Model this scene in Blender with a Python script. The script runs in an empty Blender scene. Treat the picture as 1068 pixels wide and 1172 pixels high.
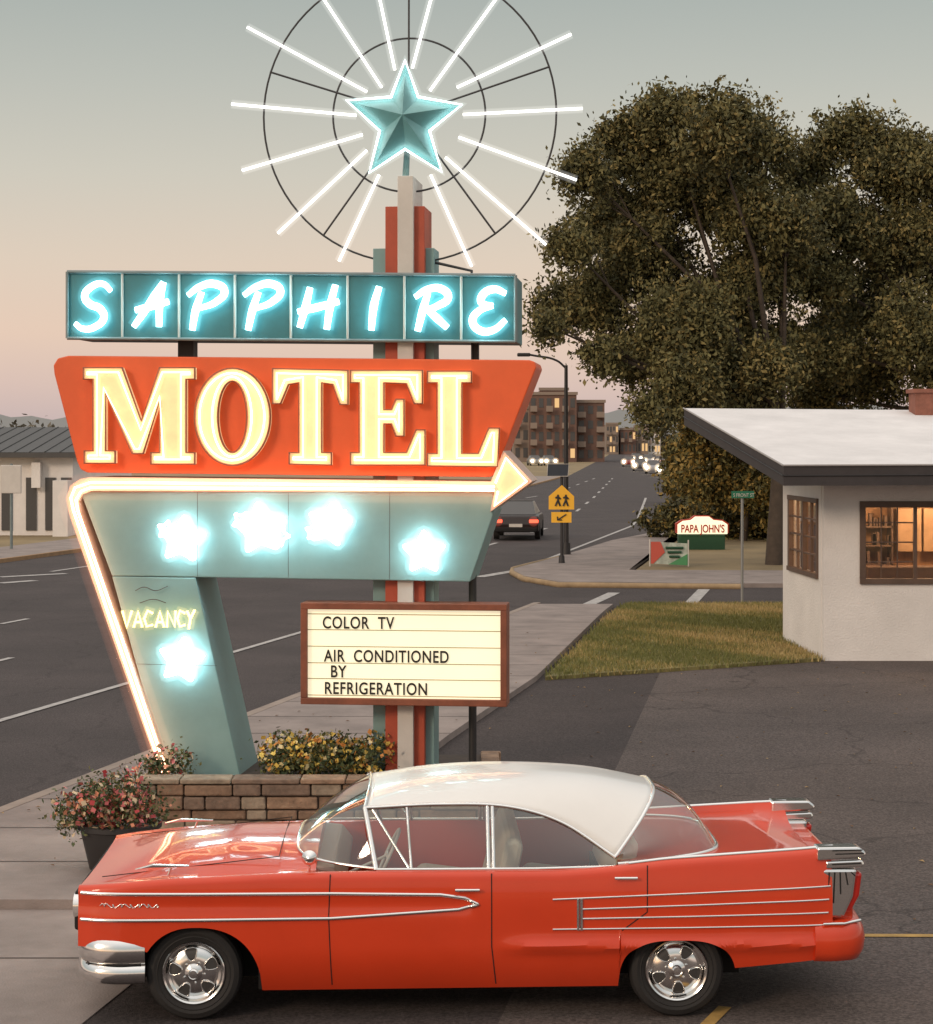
import bpy, math, random
import numpy as np
from mathutils import Vector, Matrix
random.seed(5); rng=np.random.default_rng(5)
scene=bpy.context.scene
F=2300.0; H=3.85; CX=534.0; HY=502.0

# ------------------------------------------------------------ helpers
def s2l(c):
    return tuple(((v/255)/12.92 if v/255<=0.04045 else ((v/255+0.055)/1.055)**2.4) for v in c)
def mat(name,col,rough=0.6,metal=0.0,emit=None,estr=0.0,var=0.0,scale=3.0,bump=0.0,bscale=40.0,coat=0.0,spec=0.5,stretch=None):
    m=bpy.data.materials.new(name); m.use_nodes=True
    nt=m.node_tree; b=nt.nodes['Principled BSDF']
    b.inputs['Base Color'].default_value=(*col,1); b.inputs['Roughness'].default_value=rough
    b.inputs['Metallic'].default_value=metal; b.inputs['Specular IOR Level'].default_value=spec
    if coat: b.inputs['Coat Weight'].default_value=coat; b.inputs['Coat Roughness'].default_value=0.04
    if emit: b.inputs['Emission Color'].default_value=(*emit,1); b.inputs['Emission Strength'].default_value=estr
    tc=nt.nodes.new('ShaderNodeTexCoord'); src=tc.outputs['Object']
    if stretch:
        mp=nt.nodes.new('ShaderNodeMapping'); mp.inputs['Scale'].default_value=stretch
        nt.links.new(src,mp.inputs[0]); src=mp.outputs[0]
    if var>0:
        n=nt.nodes.new('ShaderNodeTexNoise'); n.inputs['Scale'].default_value=scale; n.inputs['Detail'].default_value=8; n.inputs['Roughness'].default_value=0.65
        nt.links.new(src,n.inputs['Vector'])
        r=nt.nodes.new('ShaderNodeMapRange'); r.inputs[1].default_value=0.3; r.inputs[2].default_value=0.7
        r.inputs[3].default_value=1-var; r.inputs[4].default_value=1+var
        nt.links.new(n.outputs['Fac'],r.inputs[0])
        mx=nt.nodes.new('ShaderNodeVectorMath'); mx.operation='SCALE'; mx.inputs[0].default_value=col
        nt.links.new(r.outputs[0],mx.inputs['Scale']); nt.links.new(mx.outputs[0],b.inputs['Base Color'])
        r2=nt.nodes.new('ShaderNodeMapRange'); r2.inputs[3].default_value=max(0,rough-0.12*var*4); r2.inputs[4].default_value=min(1,rough+0.1*var*4)
        nt.links.new(n.outputs['Fac'],r2.inputs[0]); nt.links.new(r2.outputs[0],b.inputs['Roughness'])
    if bump>0:
        n2=nt.nodes.new('ShaderNodeTexNoise'); n2.inputs['Scale'].default_value=bscale; n2.inputs['Detail'].default_value=4
        nt.links.new(src,n2.inputs['Vector'])
        bp=nt.nodes.new('ShaderNodeBump'); bp.inputs['Strength'].default_value=bump; bp.inputs['Distance'].default_value=0.02
        nt.links.new(n2.outputs['Fac'],bp.inputs['Height']); nt.links.new(bp.outputs[0],b.inputs['Normal'])
    return m
def emat(name,col,st):
    m=bpy.data.materials.new(name); m.use_nodes=True; nt=m.node_tree; nt.nodes.clear()
    e=nt.nodes.new('ShaderNodeEmission'); e.inputs[0].default_value=(*col,1); e.inputs[1].default_value=st
    o=nt.nodes.new('ShaderNodeOutputMaterial'); nt.links.new(e.outputs[0],o.inputs[0]); return m
def gmat(name,col,st):   # emissive volume added around a lamp to imitate camera bloom
    m=bpy.data.materials.new(name); m.use_nodes=True; nt=m.node_tree; nt.nodes.clear()
    e=nt.nodes.new('ShaderNodeEmission'); e.inputs[0].default_value=(*col,1); e.inputs[1].default_value=st
    o=nt.nodes.new('ShaderNodeOutputMaterial'); nt.links.new(e.outputs[0],o.inputs['Volume']); return m
def link(o,parent=None):
    scene.collection.objects.link(o)
    if parent: o.parent=parent
    return o
def empty(name,loc=(0,0,0),rz=0):
    e=bpy.data.objects.new(name,None); e.location=loc; e.rotation_euler=(0,0,rz); e.empty_display_size=.3
    scene.collection.objects.link(e); return e
def mesh(name,v,f,m,parent=None,smooth=False,angle=None,mi=None):
    me=bpy.data.meshes.new(name); me.from_pydata([tuple(p) for p in v],[],[tuple(q) for q in f])
    ms=m if isinstance(m,(list,tuple)) else [m]
    for k in ms: me.materials.append(k)
    if mi is not None: me.polygons.foreach_set('material_index',mi)
    if smooth:
        me.polygons.foreach_set('use_smooth',[True]*len(me.polygons))
        if angle: me.set_sharp_from_angle(angle=math.radians(angle))
    me.update(); return link(bpy.data.objects.new(name,me),parent)
def fixn(o):
    import bmesh
    bm=bmesh.new(); bm.from_mesh(o.data); bmesh.ops.recalc_face_normals(bm,faces=bm.faces); bm.to_mesh(o.data); bm.free(); return o
def bevel(o,w,s=2):
    b=o.modifiers.new('bev','BEVEL'); b.width=w; b.segments=s; b.limit_method='ANGLE'; return o
class MB:
    def __init__(s): s.v=[]; s.f=[]; s.mi=[]
    def add(s,v,f,mi=0):
        n=len(s.v); s.v+=list(v); s.f+=[tuple(i+n for i in q) for q in f]; s.mi+=[mi]*len(f)
    def box(s,x0,x1,y0,y1,z0,z1,mi=0):
        s.add([(x0,y0,z0),(x1,y0,z0),(x1,y1,z0),(x0,y1,z0),(x0,y0,z1),(x1,y0,z1),(x1,y1,z1),(x0,y1,z1)],
              [(0,3,2,1),(4,5,6,7),(0,1,5,4),(1,2,6,5),(2,3,7,6),(3,0,4,7)],mi)
    def out(s,name,m,parent=None,**k): return mesh(name,s.v,s.f,m,parent,mi=s.mi,**k)
def box(name,x0,x1,y0,y1,z0,z1,m,parent=None,bv=0):
    b=MB(); b.box(x0,x1,y0,y1,z0,z1); o=b.out(name,m,parent)
    if bv: bevel(o,bv)
    return o
def prism(name,poly,y0,y1,m,parent=None,bv=0,axis='y'):
    n=len(poly)
    if axis=='y': v=[(p[0],y0,p[1]) for p in poly]+[(p[0],y1,p[1]) for p in poly]
    else: v=[(p[0],p[1],y0) for p in poly]+[(p[0],p[1],y1) for p in poly]
    f=[tuple(range(n)),tuple(range(2*n-1,n-1,-1))]+[(i,i+n,(i+1)%n+n,(i+1)%n) for i in range(n)]
    o=fixn(mesh(name,v,f,m,parent))
    if bv: bevel(o,bv)
    return o
def tube(name,paths,r,m,parent=None,closed=False,res=2,smooth=False,taper=False):
    c=bpy.data.curves.new(name,'CURVE'); c.dimensions='3D'; c.bevel_depth=r; c.bevel_resolution=res; c.use_fill_caps=True
    c.resolution_u=6
    for pts in paths:
        if smooth:
            sp=c.splines.new('BEZIER'); sp.bezier_points.add(len(pts)-1)
            for k,(b,p) in enumerate(zip(sp.bezier_points,pts)):
                b.co=p; b.handle_left_type=b.handle_right_type='AUTO'
                if taper: b.radius=.62+.62*math.sin(math.pi*(k+.5)/len(pts))**.8
        else:
            sp=c.splines.new('POLY'); sp.points.add(len(pts)-1)
            for b,p in zip(sp.points,pts): b.co=(*p,1)
        sp.use_cyclic_u=closed
    c.materials.append(m); return link(bpy.data.objects.new(name,c),parent)
def cyl(name,p0,p1,r0,r1,m,parent=None,n=16):
    p0=Vector(p0);p1=Vector(p1);d=(p1-p0).normalized(); a=d.orthogonal().normalized(); b=d.cross(a)
    v=[];
    for p,r in ((p0,r0),(p1,r1)):
        for i in range(n):
            t=2*math.pi*i/n; v.append(p+(a*math.cos(t)+b*math.sin(t))*r)
    f=[(i,(i+1)%n,(i+1)%n+n,i+n) for i in range(n)]+[tuple(range(n-1,-1,-1)),tuple(range(n,2*n))]
    return mesh(name,v,f,m,parent,smooth=True,angle=50)
def ball(name,c,r,m,parent=None,ys=1.0,n=20):
    import bmesh
    me=bpy.data.meshes.new(name); bm=bmesh.new(); bmesh.ops.create_icosphere(bm,subdivisions=3,radius=r)
    for q in bm.verts: q.co.y*=ys; q.co+=Vector(c)
    bm.to_mesh(me); bm.free(); me.materials.append(m); return link(bpy.data.objects.new(name,me),parent)
def text(name,s,loc,size,m,parent=None,ext=0.003,sx=1.0,align='LEFT',rot=(math.pi/2,0,0),space=1.0,off=0):
    c=bpy.data.curves.new(name,'FONT'); c.body=s; c.size=size; c.extrude=ext; c.align_x=align; c.space_character=space; c.offset=off
    c.materials.append(m); o=bpy.data.objects.new(name,c); o.location=loc; o.rotation_euler=rot; o.scale=(sx,1,1)
    return link(o,parent)
def catmull(P,n):
    P=np.array(P,float); P=np.vstack([2*P[0]-P[1],P,2*P[-1]-P[-2]]); k=len(P)-3; out=[]
    for t in np.linspace(0,k,n):
        i=min(int(t),k-1); u=t-i; a,b,c,d=P[i:i+4]
        out.append(0.5*((2*b)+(-a+c)*u+(2*a-5*b+4*c-d)*u*u+(-a+3*b-3*c+d)*u**3))
    return np.array(out)
def inset(poly,d):
    n=len(poly); A=sum(poly[i][0]*poly[(i+1)%n][1]-poly[(i+1)%n][0]*poly[i][1] for i in range(n)); s=1 if A>0 else -1
    out=[]
    for i in range(n):
        p=Vector(poly[i]); a=Vector(poly[i-1]); b=Vector(poly[(i+1)%n])
        e1=(p-a).normalized(); e2=(b-p).normalized()
        n1=Vector((-e1.y,e1.x))*s; n2=Vector((-e2.y,e2.x))*s
        k=max(0.35,1+n1.dot(n2)); out.append(tuple(p+(n1+n2)/k*d))
    return out
def foliage(name,lobes,nc,per,size,mats,weights,spread,parent=None,seed=0,shell=.5,asp=.5,droop=0.0):
    g=np.random.default_rng(seed); L=np.array(lobes,float)
    w=L[:,3]*L[:,5]; w/=w.sum(); idx=g.choice(len(L),nc,p=w)
    d=g.normal(size=(nc,3)); d/=np.linalg.norm(d,axis=1)[:,None]
    r=shell+(1.08-shell)*g.random(nc)**.6
    c=L[idx,:3]+d*r[:,None]*L[idx,3:6]
    cm=g.choice(len(mats),nc,p=np.array(weights)/sum(weights))
    sp=spread*(.5+g.random(nc))
    off=g.normal(size=(nc,per,3))*sp[:,None,None]
    off[:,:,2]=off[:,:,2]*(1-.2*(droop==0))-droop*np.abs(g.normal(size=(nc,per)))*sp[:,None]
    P=(c[:,None,:]+off).reshape(-1,3); N=len(P)
    a=g.normal(size=(N,3)); a[:,2]-=droop; a/=np.linalg.norm(a,axis=1)[:,None]
    b=np.cross(a,g.normal(size=(N,3))); b/=np.linalg.norm(b,axis=1)[:,None]
    s=size*(.6+.8*g.random(N))[:,None]
    a=a*s; b=b*s*asp
    V=np.stack([P-a,P+b,P+a,P-b],1).reshape(-1,3)
    me=bpy.data.meshes.new(name); me.vertices.add(4*N); me.vertices.foreach_set('co',V.ravel())
    me.loops.add(4*N); me.loops.foreach_set('vertex_index',np.arange(4*N,dtype=np.int32))
    me.polygons.add(N); me.polygons.foreach_set('loop_start',np.arange(0,4*N,4,dtype=np.int32))
    mi=np.repeat(cm,per); flip=g.random(N)<.25; mi[flip]=g.integers(0,len(mats),flip.sum())
    for m in mats: me.materials.append(m)
    me.polygons.foreach_set('material_index',mi.astype(np.int32)); me.update(calc_edges=True); me.validate()
    return link(bpy.data.objects.new(name,me),parent)
def GP(px,py,z=0):      # survey: ground point
    D=F*(H-z)/(py-HY); return ((px-CX)/F*D,D)
def XZ(px,py,D): return ((px-CX)/F*D,H-(py-HY)/F*D)

# ------------------------------------------------------------ camera, world, sun
cam=bpy.data.cameras.new('camera'); co=bpy.data.objects.new('camera',cam); scene.collection.objects.link(co); scene.camera=co
co.location=(0,0,H); co.rotation_euler=(math.pi/2,0,0); cam.sensor_fit='HORIZONTAL'; cam.sensor_width=36; cam.lens=F/1068*36
cam.shift_y=-84/1068; cam.clip_end=9000; cam.clip_start=.1
scene.view_settings.view_transform='Standard'; scene.view_settings.look='None'; scene.view_settings.exposure=0
w=bpy.data.worlds.new('World'); scene.world=w; w.use_nodes=True; nt=w.node_tree; nt.nodes.clear()
sky=nt.nodes.new('ShaderNodeTexSky'); sky.sky_type='NISHITA'; sky.sun_disc=False; sky.sun_elevation=math.radians(4); sky.sun_rotation=math.radians(215)
bg1=nt.nodes.new('ShaderNodeBackground'); bg1.inputs[1].default_value=0.015; nt.links.new(sky.outputs[0],bg1.inputs[0])
tc=nt.nodes.new('ShaderNodeTexCoord'); sx=nt.nodes.new('ShaderNodeSeparateXYZ'); nt.links.new(tc.outputs['Generated'],sx.inputs[0])
rp=nt.nodes.new('ShaderNodeValToRGB'); nt.links.new(sx.outputs['Z'],rp.inputs[0])
stops=[(0,s2l((192,176,178))),(.026,s2l((214,190,182))),(.052,s2l((227,200,183))),(.087,s2l((220,202,186))),(.13,s2l((204,198,186))),
 (.174,s2l((186,187,179))),(.215,s2l((169,175,170))),(.42,(.55,.56,.55)),(1,(1.25,1.17,1.08))]
el=rp.color_ramp.elements
el[0].position=0; el[0].color=(*stops[0][1],1); el[1].position=1; el[1].color=(*stops[-1][1],1)
for p,c in stops[1:-1]:
    e=el.new(p); e.color=(*c,1)
bg2=nt.nodes.new('ShaderNodeBackground'); bg2.inputs[1].default_value=.98; nt.links.new(rp.outputs[0],bg2.inputs[0])
ad=nt.nodes.new('ShaderNodeAddShader'); nt.links.new(bg1.outputs[0],ad.inputs[0]); nt.links.new(bg2.outputs[0],ad.inputs[1])
wo=nt.nodes.new('ShaderNodeOutputWorld'); nt.links.new(ad.outputs[0],wo.inputs[0])
sl=bpy.data.lights.new('sun','SUN'); sl.energy=1.25; sl.angle=math.radians(14); sl.color=(1,.77,.56)
so=bpy.data.objects.new('sun',sl); scene.collection.objects.link(so)
so.rotation_euler=Vector((.62,.70,-.40)).to_track_quat('-Z','Y').to_euler()

# ------------------------------------------------------------ materials
def asphalt(name,c,crack=.25):
    m=mat(name,c,.88,var=.25,scale=.35,bump=.5,bscale=90,spec=.3)
    nt=m.node_tree; b=nt.nodes['Principled BSDF']; src=b.inputs['Base Color'].links[0].from_socket
    tc=[n for n in nt.nodes if n.type=='TEX_COORD'][0]
    n=nt.nodes.new('ShaderNodeTexNoise'); n.inputs['Scale'].default_value=45; n.inputs['Detail'].default_value=3; nt.links.new(tc.outputs['Object'],n.inputs[0])
    r=nt.nodes.new('ShaderNodeMapRange'); r.inputs[1].default_value=.35; r.inputs[2].default_value=.7; r.inputs[3].default_value=.65; r.inputs[4].default_value=1.55; nt.links.new(n.outputs['Fac'],r.inputs[0])
    v=nt.nodes.new('ShaderNodeTexVoronoi'); v.feature='DISTANCE_TO_EDGE'; v.inputs['Scale'].default_value=.22
    nz=nt.nodes.new('ShaderNodeTexNoise'); nz.inputs['Scale'].default_value=1.3; nz.inputs['Detail'].default_value=4; nt.links.new(tc.outputs['Object'],nz.inputs[0])
    mx0=nt.nodes.new('ShaderNodeVectorMath'); mx0.operation='ADD'; nt.links.new(tc.outputs['Object'],mx0.inputs[0]); nt.links.new(nz.outputs['Color'],mx0.inputs[1])
    nt.links.new(mx0.outputs[0],v.inputs['Vector'])
    r2=nt.nodes.new('ShaderNodeMapRange'); r2.inputs[1].default_value=0; r2.inputs[2].default_value=.008; r2.inputs[3].default_value=1-crack; r2.inputs[4].default_value=1; nt.links.new(v.outputs['Distance'],r2.inputs[0])
    mm=nt.nodes.new('ShaderNodeMath'); mm.operation='MULTIPLY'; nt.links.new(r.outputs[0],mm.inputs[0]); nt.links.new(r2.outputs[0],mm.inputs[1])
    sc=nt.nodes.new('ShaderNodeVectorMath'); sc.operation='SCALE'; nt.links.new(src,sc.inputs[0]); nt.links.new(mm.outputs[0],sc.inputs['Scale']); nt.links.new(sc.outputs[0],b.inputs['Base Color'])
    return m
M_road=asphalt('road_asphalt',(.070,.058,.058)); M_lotA=asphalt('lot_asphalt_old',(.105,.084,.078),.4); M_lotB=asphalt('lot_asphalt_new',(.060,.048,.047),.15)
M_conc=mat('concrete',(.28,.232,.215),.9,var=.25,scale=1.2,bump=.3,bscale=60)
M_kerb=mat('kerb_concrete',(.31,.25,.215),.9,var=.2,scale=3)
M_dirt=mat('dry_ground',(.25,.185,.10),.95,var=.3,scale=.3)
M_lawn=mat('lawn_soil',(.19,.16,.06),.95,var=.5,scale=1.1)
M_white_mark=mat('white_road_paint',(.42,.40,.39),.8,var=.35,scale=6)
M_yel_mark=mat('yellow_road_paint',(.45,.27,.08),.8,var=.3,scale=6)
M_joint=mat('joint_dark',(.09,.075,.07),.95)
M_teal=mat('teal_paint',(.22,.36,.36),.5,var=.12,scale=1.4,bump=.05,bscale=12)
M_tealdk=mat('dark_teal_panel',(.045,.18,.20),.45,var=.2,scale=1.5)
M_orange=mat('orange_enamel',(.82,.125,.035),.42,var=.10,scale=1.3)
M_red=mat('red_stripe_paint',(.45,.08,.04),.5,var=.15)
M_offw=mat('off_white_paint',(.62,.58,.54),.55,var=.1,scale=2)
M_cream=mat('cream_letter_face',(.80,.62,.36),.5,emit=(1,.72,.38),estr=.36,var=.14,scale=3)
M_rim=mat('letter_rim',(.30,.10,.06),.5)
M_black=mat('black_metal',(.03,.028,.030),.5,var=.1)
M_rust=mat('brown_frame',(.24,.075,.04),.6,var=.3,scale=4)
N_cyan=emat('neon_cyan_white',(.50,.95,1.0),7.5)
N_star=emat('neon_star_white',(.68,.96,1.0),13)
N_halo=emat('added_star_backlight',(.62,.95,1.0),17)  # for the unseen tubes added behind the star faces
N_warm=emat('neon_warm',(1,.68,.38),6.5)
N_pink=emat('neon_peach',(1,.50,.30),9)
N_white=emat('neon_white',(1,.96,.90),3.0)
N_yel=emat('neon_yellow',(1,.72,.25),4.0)
A_cyan=gmat('added_glow_cyan',(.30,.87,1.0),1.6)  # glow volumes added round tubes and lamps in place of bloom
A_pink=gmat('added_glow_peach',(1,.38,.18),1.8); A_pink2=gmat('added_glow_peach_outer',(1,.34,.18),.35); A_warm=gmat('added_glow_warm',(1,.57,.27),1.7)
A_white=gmat('added_glow_white',(.85,1,.97),1.5); A_head=gmat('added_glow_headlight',(1,.76,.5),.9); A_yel=gmat('added_glow_yellow',(1,.66,.2),2.2); A_tail=gmat('added_glow_tail',(1,.15,.08),.6)
A_star=gmat('added_glow_star',(.55,.93,1.0),1.7)
M_board=mat('lit_sign_plastic',(.85,.8,.6),.5,emit=(1,.89,.62),estr=.68,var=.07,scale=2)
M_chrome=mat('chrome',(.90,.89,.88),.16,1.0,bump=.02,bscale=6)
M_paint=mat('car_orange_paint',(.66,.052,.013),.34,coat=.75,var=.05,scale=2,bump=.008,bscale=3,spec=.3)
M_roof=mat('car_white_paint',(.80,.79,.78),.3,coat=.5,var=.02)
M_rub=mat('rubber',(.02,.018,.018),.75,var=.2,bump=.1)
M_int=mat('cream_vinyl',(.62,.56,.47),.6,var=.08)
M_intd=mat('brown_carpet',(.12,.08,.06),.9)
M_und=mat('underbody_black',(.012,.011,.011),.9)
M_tail=mat('tail_lens',(.38,.015,.01),.15,coat=.5,emit=(1,.05,.02),estr=.05)
def glass(name,tint,lo,hi):
    m=bpy.data.materials.new(name); m.use_nodes=True; nt=m.node_tree; nt.nodes.clear()
    t=nt.nodes.new('ShaderNodeBsdfTransparent'); t.inputs[0].default_value=(*tint,1)
    g=nt.nodes.new('ShaderNodeBsdfGlossy'); g.inputs['Roughness'].default_value=.02; g.inputs[0].default_value=(1,1,1,1)
    lw_=nt.nodes.new('ShaderNodeLayerWeight'); lw_.inputs[0].default_value=.5
    p=nt.nodes.new('ShaderNodeMath'); p.operation='POWER'; p.inputs[1].default_value=3; nt.links.new(lw_.outputs['Facing'],p.inputs[0])
    r=nt.nodes.new('ShaderNodeMapRange'); r.inputs[3].default_value=lo; r.inputs[4].default_value=hi; nt.links.new(p.outputs[0],r.inputs[0])
    mx=nt.nodes.new('ShaderNodeMixShader'); o=nt.nodes.new('ShaderNodeOutputMaterial')
    nt.links.new(r.outputs[0],mx.inputs[0]); nt.links.new(t.outputs[0],mx.inputs[1]); nt.links.new(g.outputs[0],mx.inputs[2]); nt.links.new(mx.outputs[0],o.inputs[0]); return m
M_glass=glass('car_glass',(.82,.84,.81),.13,.65)

# ------------------------------------------------------------ ground, roads, pavements
mesh('ground',[(-6000,-300,0),(6000,-300,0),(6000,7000,0),(-6000,7000,0)],[(0,1,2,3)],M_dirt)
RD=[-20,46,57.9,90,130,206,420,900]; RX=[-14.7,1.54,4.4,10.6,14.6,21.6,40,80]
LD=[-20,62,90,140,206,420,900];      LX=[-34.7,-14.4,-8.2,2.6,10.4,29,69]
def rX(D): return float(np.interp(D,RD,RX))
def lX(D): return float(np.interp(D,LD,LX))
Ds=list(range(-20,240,4))+[260,300,360,420,600,900]
v=[];f=[]
for i,D in enumerate(Ds):
    v+=[(lX(D),D,.004),(rX(D),D,.004)]
    if i: f.append((2*i-2,2*i-1,2*i+1,2*i))
mesh('street',v,f,M_road)
mesh('cross_street',[(.2,46.0,.008),(120,46.6,.008),(120,53.6,.008),(1.8,54.6,.008)],[(0,1,2,3)],M_road)
SR=[(8,-3.6),(13.2,-2.5),(14.3,-2.33),(25.8,-.16),(31.85,1.12),(43.6,2.96),(46,3.4)]
def sR(D): return float(np.interp(D,[a for a,b in SR],[b for a,b in SR]))
def strip(name,D0,D1,fa,fb,z0,z1,m,parent=None,step=1.5):
    n=max(2,int((D1-D0)/step)+1); v=[];f=[]
    for i,D in enumerate(np.linspace(D0,D1,n)):
        a,b=fa(D),fb(D); v+=[(a,D,z0),(a,D,z1),(b,D,z1),(b,D,z0)]
        if i:
            k=4*i
            for j in range(3): f.append((k-4+j,k-3+j,k+1+j,k+j))
    f+=[(0,1,2,3),(4*n-1,4*n-2,4*n-3,4*n-4)]
    return fixn(mesh(name,v,f,m,parent))
pv=empty('sidewalk')
strip('sidewalk_slab',16.35,45.6,lambda D:rX(D)+.16,sR,0,.10,M_conc,pv)
strip('kerb',16.35,46,rX,lambda D:rX(D)+.155,0,.103,M_kerb,pv)
strip('driveway_apron',6,16.34,lambda D:rX(D)-.0,sR,0,.02,M_conc,pv)
for D in np.arange(17.8,45,1.55):
    a=rX(D)+.16; b=sR(D); mesh('slab_joint',[(a,D,.104),(b,D,.104),(b,D+.02,.104),(a,D+.02,.104)],[(0,1,2,3)],M_joint,pv)
for D in (9,11,13,14.8):
    a=rX(D); b=sR(D); mesh('apron_joint',[(a,D,.024),(b,D,.024),(b,D+.02,.024),(a,D+.02,.024)],[(0,1,2,3)],M_joint,pv)
n=24; DD=np.linspace(2,46,n); v=[];f=[]
for i,D in enumerate(DD):
    v+=[(sR(D)-.02,D,.012),(-1.77+.15*D,D,.012)]
    if i: f.append((2*i-2,2*i-1,2*i+1,2*i))
v2=[(-1.77+.15*2,2,.012),(60,2,.012),(60,46,.012),(-1.77+.15*46,46,.012)]
mesh('parking_lot',v+v2,f+[(2*n,2*n+1,2*n+2,2*n+3)],[M_lotB,M_lotA],mi=[0]*len(f)+[1])
mk=MB()
def line(p,q,w,z,mi=0):
    p=Vector(p);q=Vector(q);d=(q-p).normalized();nn=Vector((-d.y,d.x))*w/2
    mk.add([(*(p-nn),z),(*(p+nn),z),(*(q+nn),z),(*(q-nn),z)],[(0,3,2,1)],mi)
for D in range(-5,46,3): line((rX(D)-3.3,D),(rX(D+3)-3.3,D+3),.13,.016)
for D in range(-4,44,9): line((rX(D)-6.8,D),(rX(D+3)-6.8,D+3.2),.13,.016)
for D in np.arange(0,44,2.6): line((rX(D)-10.1,D),(rX(D)-10.1+.3,D+1.2),.13,.016)
for D in range(0,46,3): line((rX(D)-13.3,D),(rX(D+3)-13.3,D+3),.12,.016,1)
for D in range(-4,44,9): line((rX(D)-16.6,D),(rX(D+3)-16.6,D+3.2),.13,.016)
for D in range(58,130,6): line((rX(D)-3.0,D),(rX(D+6)-3.0,D+6),.14,.016)
for D in range(58,200,12): line((rX(D)-6.4,D),(rX(D+4)-6.4,D+4),.16,.016)
for D in range(58,200,12): line((lX(D)+3.4,D),(lX(D+4)+3.4,D+4),.16,.016)
line(GP(655,701),GP(703,679),.3,.016); line(GP(785,697),GP(806,675),.3,.016)
for a,b in (((548,661),(600,652)),((0,661),(75,657)),((0,668),(40,665))): line(GP(*a),GP(*b),.35,.016)
line(GP(985,1073),GP(1200,1074),.09,.018,1); line(GP(795,1190),GP(830,1155),.09,.018,1)
mk.out('road_markings',[M_white_mark,M_yel_mark])
fs=empty('corner_sidewalk')
pts=[GP(585,656),GP(600,664),GP(640,671),GP(850,673),(40,52),(40,55.5),GP(720,657),GP(742,640),GP(790,600),(rX(130)+1.8,130),(rX(130)+.1,130),(rX(90)+.1,90),GP(700,622),GP(640,641)]
prism('corner_slab',pts,0,.12,M_conc,fs,axis='z')
kp=[GP(*p) for p in ((640,641),(610,648),(587,654),(586,658),(600,665.5),(640,672.5),(850,674.5))]
tube('corner_kerb',[[(a,b,.06) for a,b in kp]],.08,mat('ochre_kerb',(.34,.24,.14),.9,var=.25,scale=3),fs)
prism('verge_ground',[GP(722,656,.1),(40,55.6),(40,95),GP(795,604,.1)],0,.09,M_dirt,None,axis='z')
lf=empty('opposite_sidewalk')
strip('opposite_slab',0,200,lambda D:lX(D)-3.2,lambda D:lX(D)-.16,0,.12,M_conc,lf,step=8)
strip('opposite_kerb',0,200,lambda D:lX(D)-.155,lambda D:lX(D),0,.125,mat('stained_kerb',(.36,.22,.12),.9,var=.2),lf,step=8)
lp=[(1.25,31.9),(3.15,43.6),(3.7,46.2),(13,46.2),(13,38.2),(5.95,38.05),(6.1,34.6)]
lw=empty('lawn'); prism('lawn_bed',lp,0,.07,M_lawn,lw,axis='z')
G=[mat('grass_green',(.15,.155,.045),.8),mat('grass_olive',(.26,.22,.07),.8),mat('grass_straw_and_lit',(.44,.32,.14),.85)]
pA=np.array(lp)
def inside(x,y):
    c=np.zeros(len(x),bool); j=len(pA)-1
    for i in range(len(pA)):
        cond=((pA[i,1]>y)!=(pA[j,1]>y))&(x<(pA[j,0]-pA[i,0])*(y-pA[i,1])/(pA[j,1]-pA[i,1]+1e-9)+pA[i,0]); c^=cond; j=i
    return c
N=100000; x=rng.uniform(1.0,9,N); y=rng.uniform(31.7,46.2,N); k=inside(x+rng.normal(size=N)*.05,y+rng.normal(size=N)*.09); x=x[k]; y=y[k]; N=len(x)
h=.035+.05*rng.random(N); an=rng.random(N)*6.28; lx=rng.normal(size=N)*.03; ly=rng.normal(size=N)*.03
V=np.stack([np.stack([x-np.cos(an)*.012,y-np.sin(an)*.012,0*x+.03],1),np.stack([x+np.cos(an)*.012,y+np.sin(an)*.012,0*x+.03],1),np.stack([x+lx,y+ly,.07+h],1)],1).reshape(-1,3)
me=bpy.data.meshes.new('grass_blades'); me.vertices.add(3*N); me.vertices.foreach_set('co',V.ravel()); me.loops.add(3*N); me.loops.foreach_set('vertex_index',np.arange(3*N,dtype=np.int32))
me.polygons.add(N); me.polygons.foreach_set('loop_start',np.arange(0,3*N,3,dtype=np.int32))
patch=np.sin(x*1.3+y*.7)+np.sin(y*1.1-x*.6)*.8+np.sin(x*3.7+y*2.9)*.5+rng.normal(size=N)*.7+2.4*np.exp(-((x-5.4)**2+(y-35.5)**2)/1.5)+.9*np.exp(-((y-44)/2)**2)  # round bump paints a yellow-lit patch of lawn with straw blades
me.polygons.foreach_set('material_index',np.clip(np.digitize(patch,[.2,1.4]),0,2).astype(np.int32))
for g_ in G: me.materials.append(g_)
me.update(calc_edges=True); link(bpy.data.objects.new('grass_blades',me),lw)
fl=MB()
for i in range(260):
    if i<150: x_,y_=random.uniform(1.5,8),random.uniform(15.5,34)
    else: D_=random.uniform(17,40); x_,y_=random.uniform(rX(D_)+.2,sR(D_)+.4),D_
    z_=.112 if (y_>16.4 and x_<sR(y_)) else .02
    a_=random.random()*6.28; s_=random.uniform(.015,.035); c1,s1=math.cos(a_)*s_,math.sin(a_)*s_
    fl.add([(x_-c1,y_-s1,z_),(x_+s1*.6,y_-c1*.6,z_+.012),(x_+c1,y_+s1,z_+.004),(x_-s1*.6,y_+c1*.6,z_+.01)],[(0,1,2,3)],random.randrange(2))
fl.out('fallen_leaves',[mat('dry_leaf_tan',(.36,.24,.11),.8),mat('dry_leaf_brown',(.16,.09,.05),.8)])

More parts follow.
